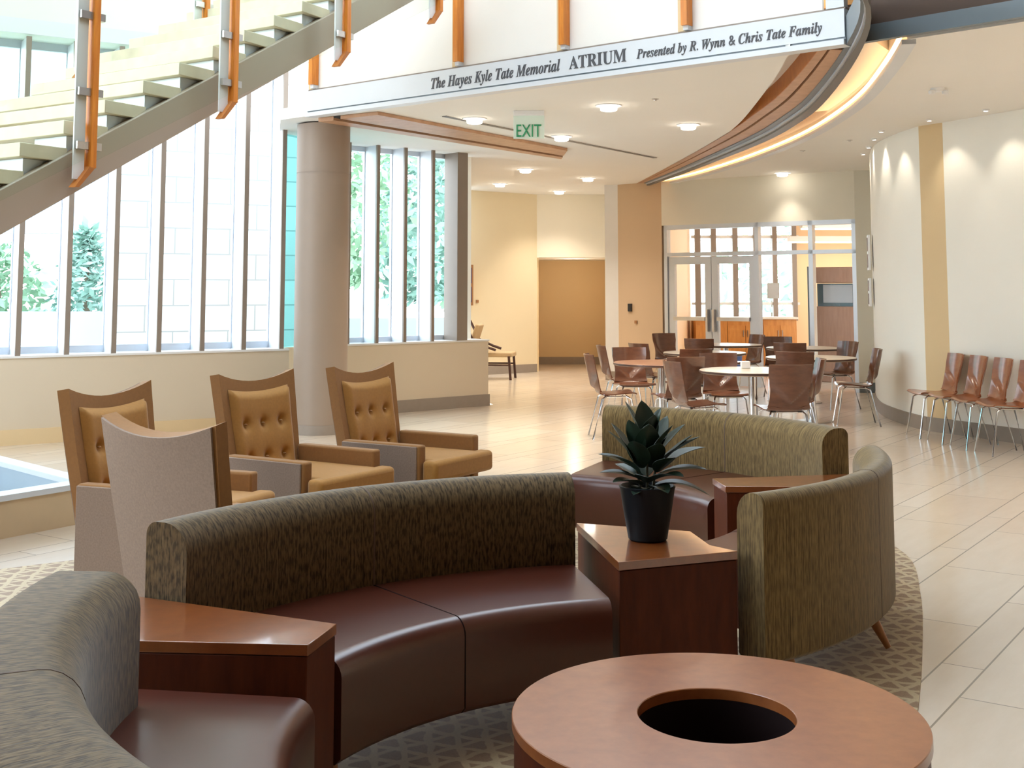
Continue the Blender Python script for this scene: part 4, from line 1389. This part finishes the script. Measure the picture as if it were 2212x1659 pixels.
# hanging soffit lights behind the right glass
for k, (z_, y_) in enumerate(((2.62, 21.6), (2.42, 22.6))):
    sf = thing('linear_light', ['long glowing linear light nearer the glass in the far room', 'long glowing linear light farther back in the far room'][k], 'light', (6.4, y_, z_))
    obj('housing', MB().box((0, 0, 0.05), (2.4, 0.22, 0.10)), 'ceiling', sf)
    obj('diffuser', MB().box((0, 0, -0.012), (2.36, 0.18, 0.02)), 'tube_glow', sf)
    obj('cable', MB().tube([(0, 0, 0.1), (0, 0, 3.315 - z_)], 0.006, 6), 'steel', sf)
# notice on the glass
o = obj('notice', dbox(1.78, 1.98, 1.38, 1.62, 0.045, 0.052), 'white_plastic')
tag(o, 'white paper notice taped to the glass right of the doors', 'notice')

# ================================================================== CEILING FITTINGS
GD = 'bright ceiling downlights'


def downlight(label, loc, energy=55):
    root = thing('ceiling_downlight', label, 'light', loc, 0, GD)
    obj('trim_ring', MB().lathe([(0.085, 0.012), (0.125, 0.012), (0.13, 0.02), (0.085, 0.02)], 32, closed=True), 'white_plastic', root, smooth=True)
    obj('lens', MB().lathe([(0.0001, -0.035), (0.06, -0.035), (0.08, -0.028), (0.085, 0.018), (0.0001, 0.018)], 32), 'lamp_glow', root, smooth=True)
    return root


DL = [((0.943, 11.595), 'ceiling downlight right of the exit sign, closest to the sign band'), ((-0.393, 12.489), 'ceiling downlight left of the exit sign'),
      ((1.918, 12.953), 'ceiling downlight nearest the curved wooden beam'), ((0.58, 13.946), 'ceiling downlight just below right of the exit sign, on the slot'),
      ((0.199, 17.745), 'ceiling downlight under the end of the wooden soffit strip'), ((-0.203, 20.169), 'ceiling downlight over the lounge chair corner'),
      ((1.216, 19.157), 'ceiling downlight nearest the pale wall end'), ((0.856, 21.697), 'farthest ceiling downlight, over the recess header'),
      ((4.139, 18.3), 'single ceiling downlight above the glazed doors')]
d0 = None
for (x_, y_), lb in DL:
    if d0 is None:
        d0 = downlight(lb, (x_, y_, 3.279)); SRC[d0.name] = {c_.name for c_ in d0.children_recursive}
        new = d0
    else:
        new = dup(d0, (x_, y_, 3.279), 0, lb, GD)
for x_, y_, lb in ((5.2, 8.3, 'ceiling downlight over the right walkway, beyond the right edge of the photo, farther one'),
                   (6.2, 6.6, 'ceiling downlight over the right walkway, beyond the right edge of the photo, nearer one')):
    dup(d0, (x_, y_, 3.279), 0, lb, GD)  # unseen downlights added to brighten the floor on the right
    DL.append(((x_, y_), lb))
for (x_, y_), lb in DL:
    lamp('downlight_lamp', 'SPOT', (x_, y_, 3.22), 30 if y_ == 18.3 else 220 if y_ < 9 else 105, (1.0, 0.90, 0.76), spot_size=R(90 if y_ == 18.3 else 110), spot_blend=1.0, shadow_soft_size=0.08)

lamp('recess_lamp', 'POINT', (1.2, 23.5, 1.95), 6, (1.0, 0.86, 0.66), shadow_soft_size=0.12)  # unseen lamp added to brighten the recess, no fixture built
# wall washers along the right wall
WW = [(4.47, 14.95), (4.30, 14.15), (4.17, 13.45), (4.40, 12.55), (4.72, 11.85), (5.05, 11.2), (5.4, 10.6), (4.62, 15.7)]
WWL = ['fifth', 'fourth', 'third', 'second', 'first', 'zero', 'minus', 'sixth']
WLB = ['small wall washer light on the ceiling before the curved wall, second from the far end',
       'small wall washer light on the ceiling before the curved wall, third from the far end',
       'small wall washer light on the ceiling just left of the golden wall strip',
       'small wall washer light on the ceiling just right of the golden wall strip',
       'small wall washer light on the ceiling above the first reddish chairs',
       'small wall washer light on the ceiling near the right edge of the photo',
       'small wall washer light on the ceiling beyond the right edge, nearest the camera',
       'small wall washer light on the ceiling before the curved wall, farthest from the camera']
w0 = None
for (x_, y_), lb in zip(WW, WLB):
    if w0 is None:
        w0 = thing('wall_washer', lb, 'light', (x_, y_, 3.3), 0, 'small wall washer lights')
        obj('housing', MB().lathe([(0.022, -0.02), (0.035, -0.012), (0.035, 0.0), (0.022, 0.0)], 20, closed=True), 'white_plastic', w0, smooth=True)
        obj('lens', MB().lathe([(0.0001, -0.012), (0.022, -0.012), (0.022, -0.002), (0.0001, -0.002)], 20), 'lamp_glow', w0, smooth=True)
    else:
        dup(w0, (x_, y_, 3.3), 0, lb, 'small wall washer lights')
for (x_, y_) in WW:
    tx, ty = x_ + 0.30, y_ + 0.06
    dvec = Vector((tx - x_, ty - y_, -1.0))
    lo = lamp('washer_lamp', 'SPOT', (x_, y_, 3.26), 6.5, (1.0, 0.90, 0.74), spot_size=R(75), spot_blend=0.7, shadow_soft_size=0.03)
    lo.rotation_euler = dvec.to_track_quat('-Z', 'Y').to_euler()

# exit sign
ex = thing('exit_sign', 'edge-lit green and white EXIT sign hanging from the ceiling', 'sign', (0.17, 11.95, 3.29), R(-4))
obj('canopy', MB().box((0, 0, -0.015), (0.31, 0.06, 0.05)), 'white_plastic', ex, bevel=0.006)
obj('panel', MB().box((0, 0, -0.155), (0.31, 0.012, 0.235)), 'exit_glass', ex, bevel=0.003)
text_mesh('lettering', 'EXIT', 0.2, 'green_letter', ex, (-0.125, -0.012, -0.255), (1, 0, 0), (0, 0, 1), width=0.25, height=0.125, depth=0.006)
ex2 = thing('exit_sign', 'small green exit light glimpsed through the top of the right glass', 'sign', (6.22, 21.0, 2.86))
obj('housing', MB().box((0, 0, 0.03), (0.12, 0.03, 0.16)), 'white_plastic', ex2)
obj('panel', MB().box((0, -0.02, 0.0), (0.10, 0.012, 0.10)), emit('green_glow', (0.15, 0.9, 0.2), 1.2), ex2)
obj('rod', MB().tube([(0, 0, 0.1), (0, 0, 0.46)], 0.006, 6), 'steel', ex2)
# smoke detector cluster / emergency light
em = thing('emergency_light', 'white twin-head emergency light on the ceiling above the plywood chairs', 'light', (3.80, 10.60, 3.3))
obj('base', MB().lathe([(0.0001, -0.03), (0.05, -0.03), (0.06, -0.01), (0.06, 0.0), (0.0001, 0.0)], 24), 'white_plastic', em, smooth=True)
for s_ in (-1, 1):
    obj('lamp_head', MB().lathe([(0.0001, -0.06), (0.028, -0.055), (0.03, -0.03), (0.02, -0.02), (0.0001, -0.02)], 20, (s_ * 0.06, -0.02, 0.0)), 'white_plastic', em, smooth=True)
for k, (x_, y_) in enumerate(((1.35, 11.2), (4.05, 14.3), (3.75, 15.4))):
    o = obj('sprinkler_head', MB().lathe([(0.0001, -0.018), (0.012, -0.018), (0.014, -0.01), (0.035, -0.004), (0.035, 0.0), (0.0001, 0.0)], 20), 'steel', loc=(x_, y_, 3.3), smooth=True)
    tag(o, ['tiny sprinkler head in the ceiling between the sign band and the beam', 'tiny sprinkler head in the right ceiling nearer the camera', 'tiny sprinkler head in the right ceiling farther back'][k], 'sprinkler')

# wall items
cr_ = obj('card_reader', MB().box((0, 0, 0), (0.075, 0.03, 0.13)), 'black_plastic', loc=(1.975, 20.225, 1.22), bevel=0.004)
cr_.rotation_euler = (0, 0, math.atan2(-0.58, 0.67)); tag(cr_, 'small black card reader on the tan wall left of the doors', 'card reader')
o = obj('wall_switch', MB().box((0, 0, 0), (0.05, 0.015, 0.05)), 'frame_gold', loc=(2.065, 20.155, 0.98))
o.rotation_euler = (0, 0, math.atan2(-0.58, 0.67)); tag(o, 'tiny brown switch below the black card reader', 'switch')
o = obj('wall_switch', MB().box((0, 0, 0), (0.05, 0.015, 0.05)), 'frame_gold', loc=(-0.62, 21.60, 1.31))
o.rotation_euler = (0, 0, math.atan2(1.15, 1.418)); tag(o, 'tiny brown switch on the cream wall beside the far picture', 'switch')


def picture(label, loc, rz, w, h, fm, am):
    r_ = thing('picture_frame', label, 'picture', loc, rz)
    obj('frame', MB().box((0, 0, 0), (w, 0.03, h)), fm, r_)
    k = 2
    for q in range(k):
        obj('print', MB().box((0, -0.017, (q - 0.5) * h * 0.47), (w * 0.72, 0.006, h * 0.38)), am, r_)


picture('brown framed pair of dark prints at the left end of the far cream wall', (-0.80, 21.40, 1.60), math.atan2(1.15, 1.418), 0.26, 0.72, 'frame_gold', 'art_dark')
picture('pale framed narrow print hanging upper on the curved white wall', (4.635, 15.62, 1.99), R(75) + PI, 0.4, 0.45, 'white_plastic', 'art_brown')
picture('pale framed narrow print hanging lower on the curved white wall', (4.635, 15.62, 1.48), R(75) + PI, 0.4, 0.36, 'white_plastic', 'art_brown')

# ================================================================== OUTSIDE
struct('ground_outside', MB().prism([(-45, -5.2), (-11.25, -5.2), (-11.25, 8.2), (-2.6, 14.2), (-0.8, 16.4), (-1.1, 25), (3.2, 25.2), (12, 25.2), (12, 70), (-45, 70)], -0.5, -0.3), 'ext_ground')
sw = MB()
A_, B_ = Vector((-6.3, 19.2, 0)), Vector((-2.9, 21.0, 0))
dd = (B_ - A_).normalized(); nn_ = Vector((-dd.y, dd.x, 0)) * 0.3
sw.prism([A_[:2], B_[:2], (B_ + nn_)[:2], (A_ + nn_)[:2]], -0.4, 9)
sw.uv = [((Vector((p[0], p[1], 0)) - A_).dot(dd), p[2]) for p in sw.v]
A3 = A_
o = obj('stone_wall', sw, 'limestone', fix=False)
tag(o, 'pale limestone block wall of the building outside the left windows', 'wall')
o = obj('garden_wall', MB().box((-9.6, 20.6, 0.37), (6.6, 0.3, 1.55)), 'ext_wall')
tag(o, 'low pale blue-grey garden wall outside the far left window', 'wall')
o = obj('canopy_wall', MB().box((-11.2, 26.5, 5.5), (10, 0.4, 5.5)), 'ext_wall')
tag(o, 'pale upper wall of the building outside beyond the garden wall', 'wall')


def tree(name, label, loc, h, rad, mat, n=900, leafs=0.16, seed=1, cone=False):
    rnd = random.Random(seed)
    r_ = thing(name, label, 'tree', loc)
    obj('trunk', MB().tube([(0, 0, 0), (0.05, 0, h * 0.5), (0, 0.05, h * 0.8)], 0.13, 8, 0.05), 'bark', r_, smooth=True)
    mb = MB()
    for _ in range(n):
        t = rnd.random()
        if cone:
            z = h * (0.12 + 0.88 * t); rr = rad * (1 - t) ** 0.8 * math.sqrt(rnd.random())
        else:
            z = h * (0.25 + 0.75 * t); rr = rad * math.sin(PI * (0.08 + 0.88 * t)) ** 0.6 * math.sqrt(rnd.random())
        a = rnd.random() * 2 * PI
        c_ = Vector((rr * math.cos(a), rr * math.sin(a), z))
        d_ = Vector((rnd.uniform(-1, 1), rnd.uniform(-1, 1), rnd.uniform(-.6, .8))).normalized()
        s_ = d_.orthogonal().normalized()
        L = leafs * rnd.uniform(.6, 1.3)
        mb.add([c_, c_ + d_ * L + s_ * L * .4, c_ + d_ * L * 1.9, c_ + d_ * L - s_ * L * .4], [(0, 1, 2, 3)])
    obj('crown', mb, mat, r_, fix=False)
    return r_


tree('conifer_tree', 'pale teal conifer outside the far left windows', (-8.2, 23.2, -0.3), 3.0, 1.1, 'leaf_teal', 1500, .12, 2, True)
tree('broadleaf_tree', 'small green tree outside at the far left, left of the conifer', (-10.1, 23.6, -0.3), 2.7, 1.0, 'leaf_green', 900, .14, 3)
tree('broadleaf_tree', 'tall green tree outside behind the left part of the second window', (-4.1, 27.0, -0.3), 7.5, 2.0, 'leaf_green', 2600, .2, 4)
tree('broadleaf_tree', 'green tree outside behind the middle of the second window', (-2.3, 31, -0.3), 6.0, 1.6, 'leaf_teal', 2000, .2, 5)
tree('broadleaf_tree', 'loose green tree outside behind the right part of the second window', (-1.6, 37, -0.3), 6.0, 1.8, 'leaf_green', 1100, .25, 6)
tree('broadleaf_tree', 'pale green tree outside the far window of the back room', (7.8, 36, -0.3), 4.6, 2.0, 'leaf_green', 420, .22, 8)
o = obj('planter_wall', MB().box((-2.6, 24.5, 0.3), (4.5, 0.4, 1.3), R(15)), 'ext_wall')
tag(o, 'low grey planter wall outside the second window', 'wall')
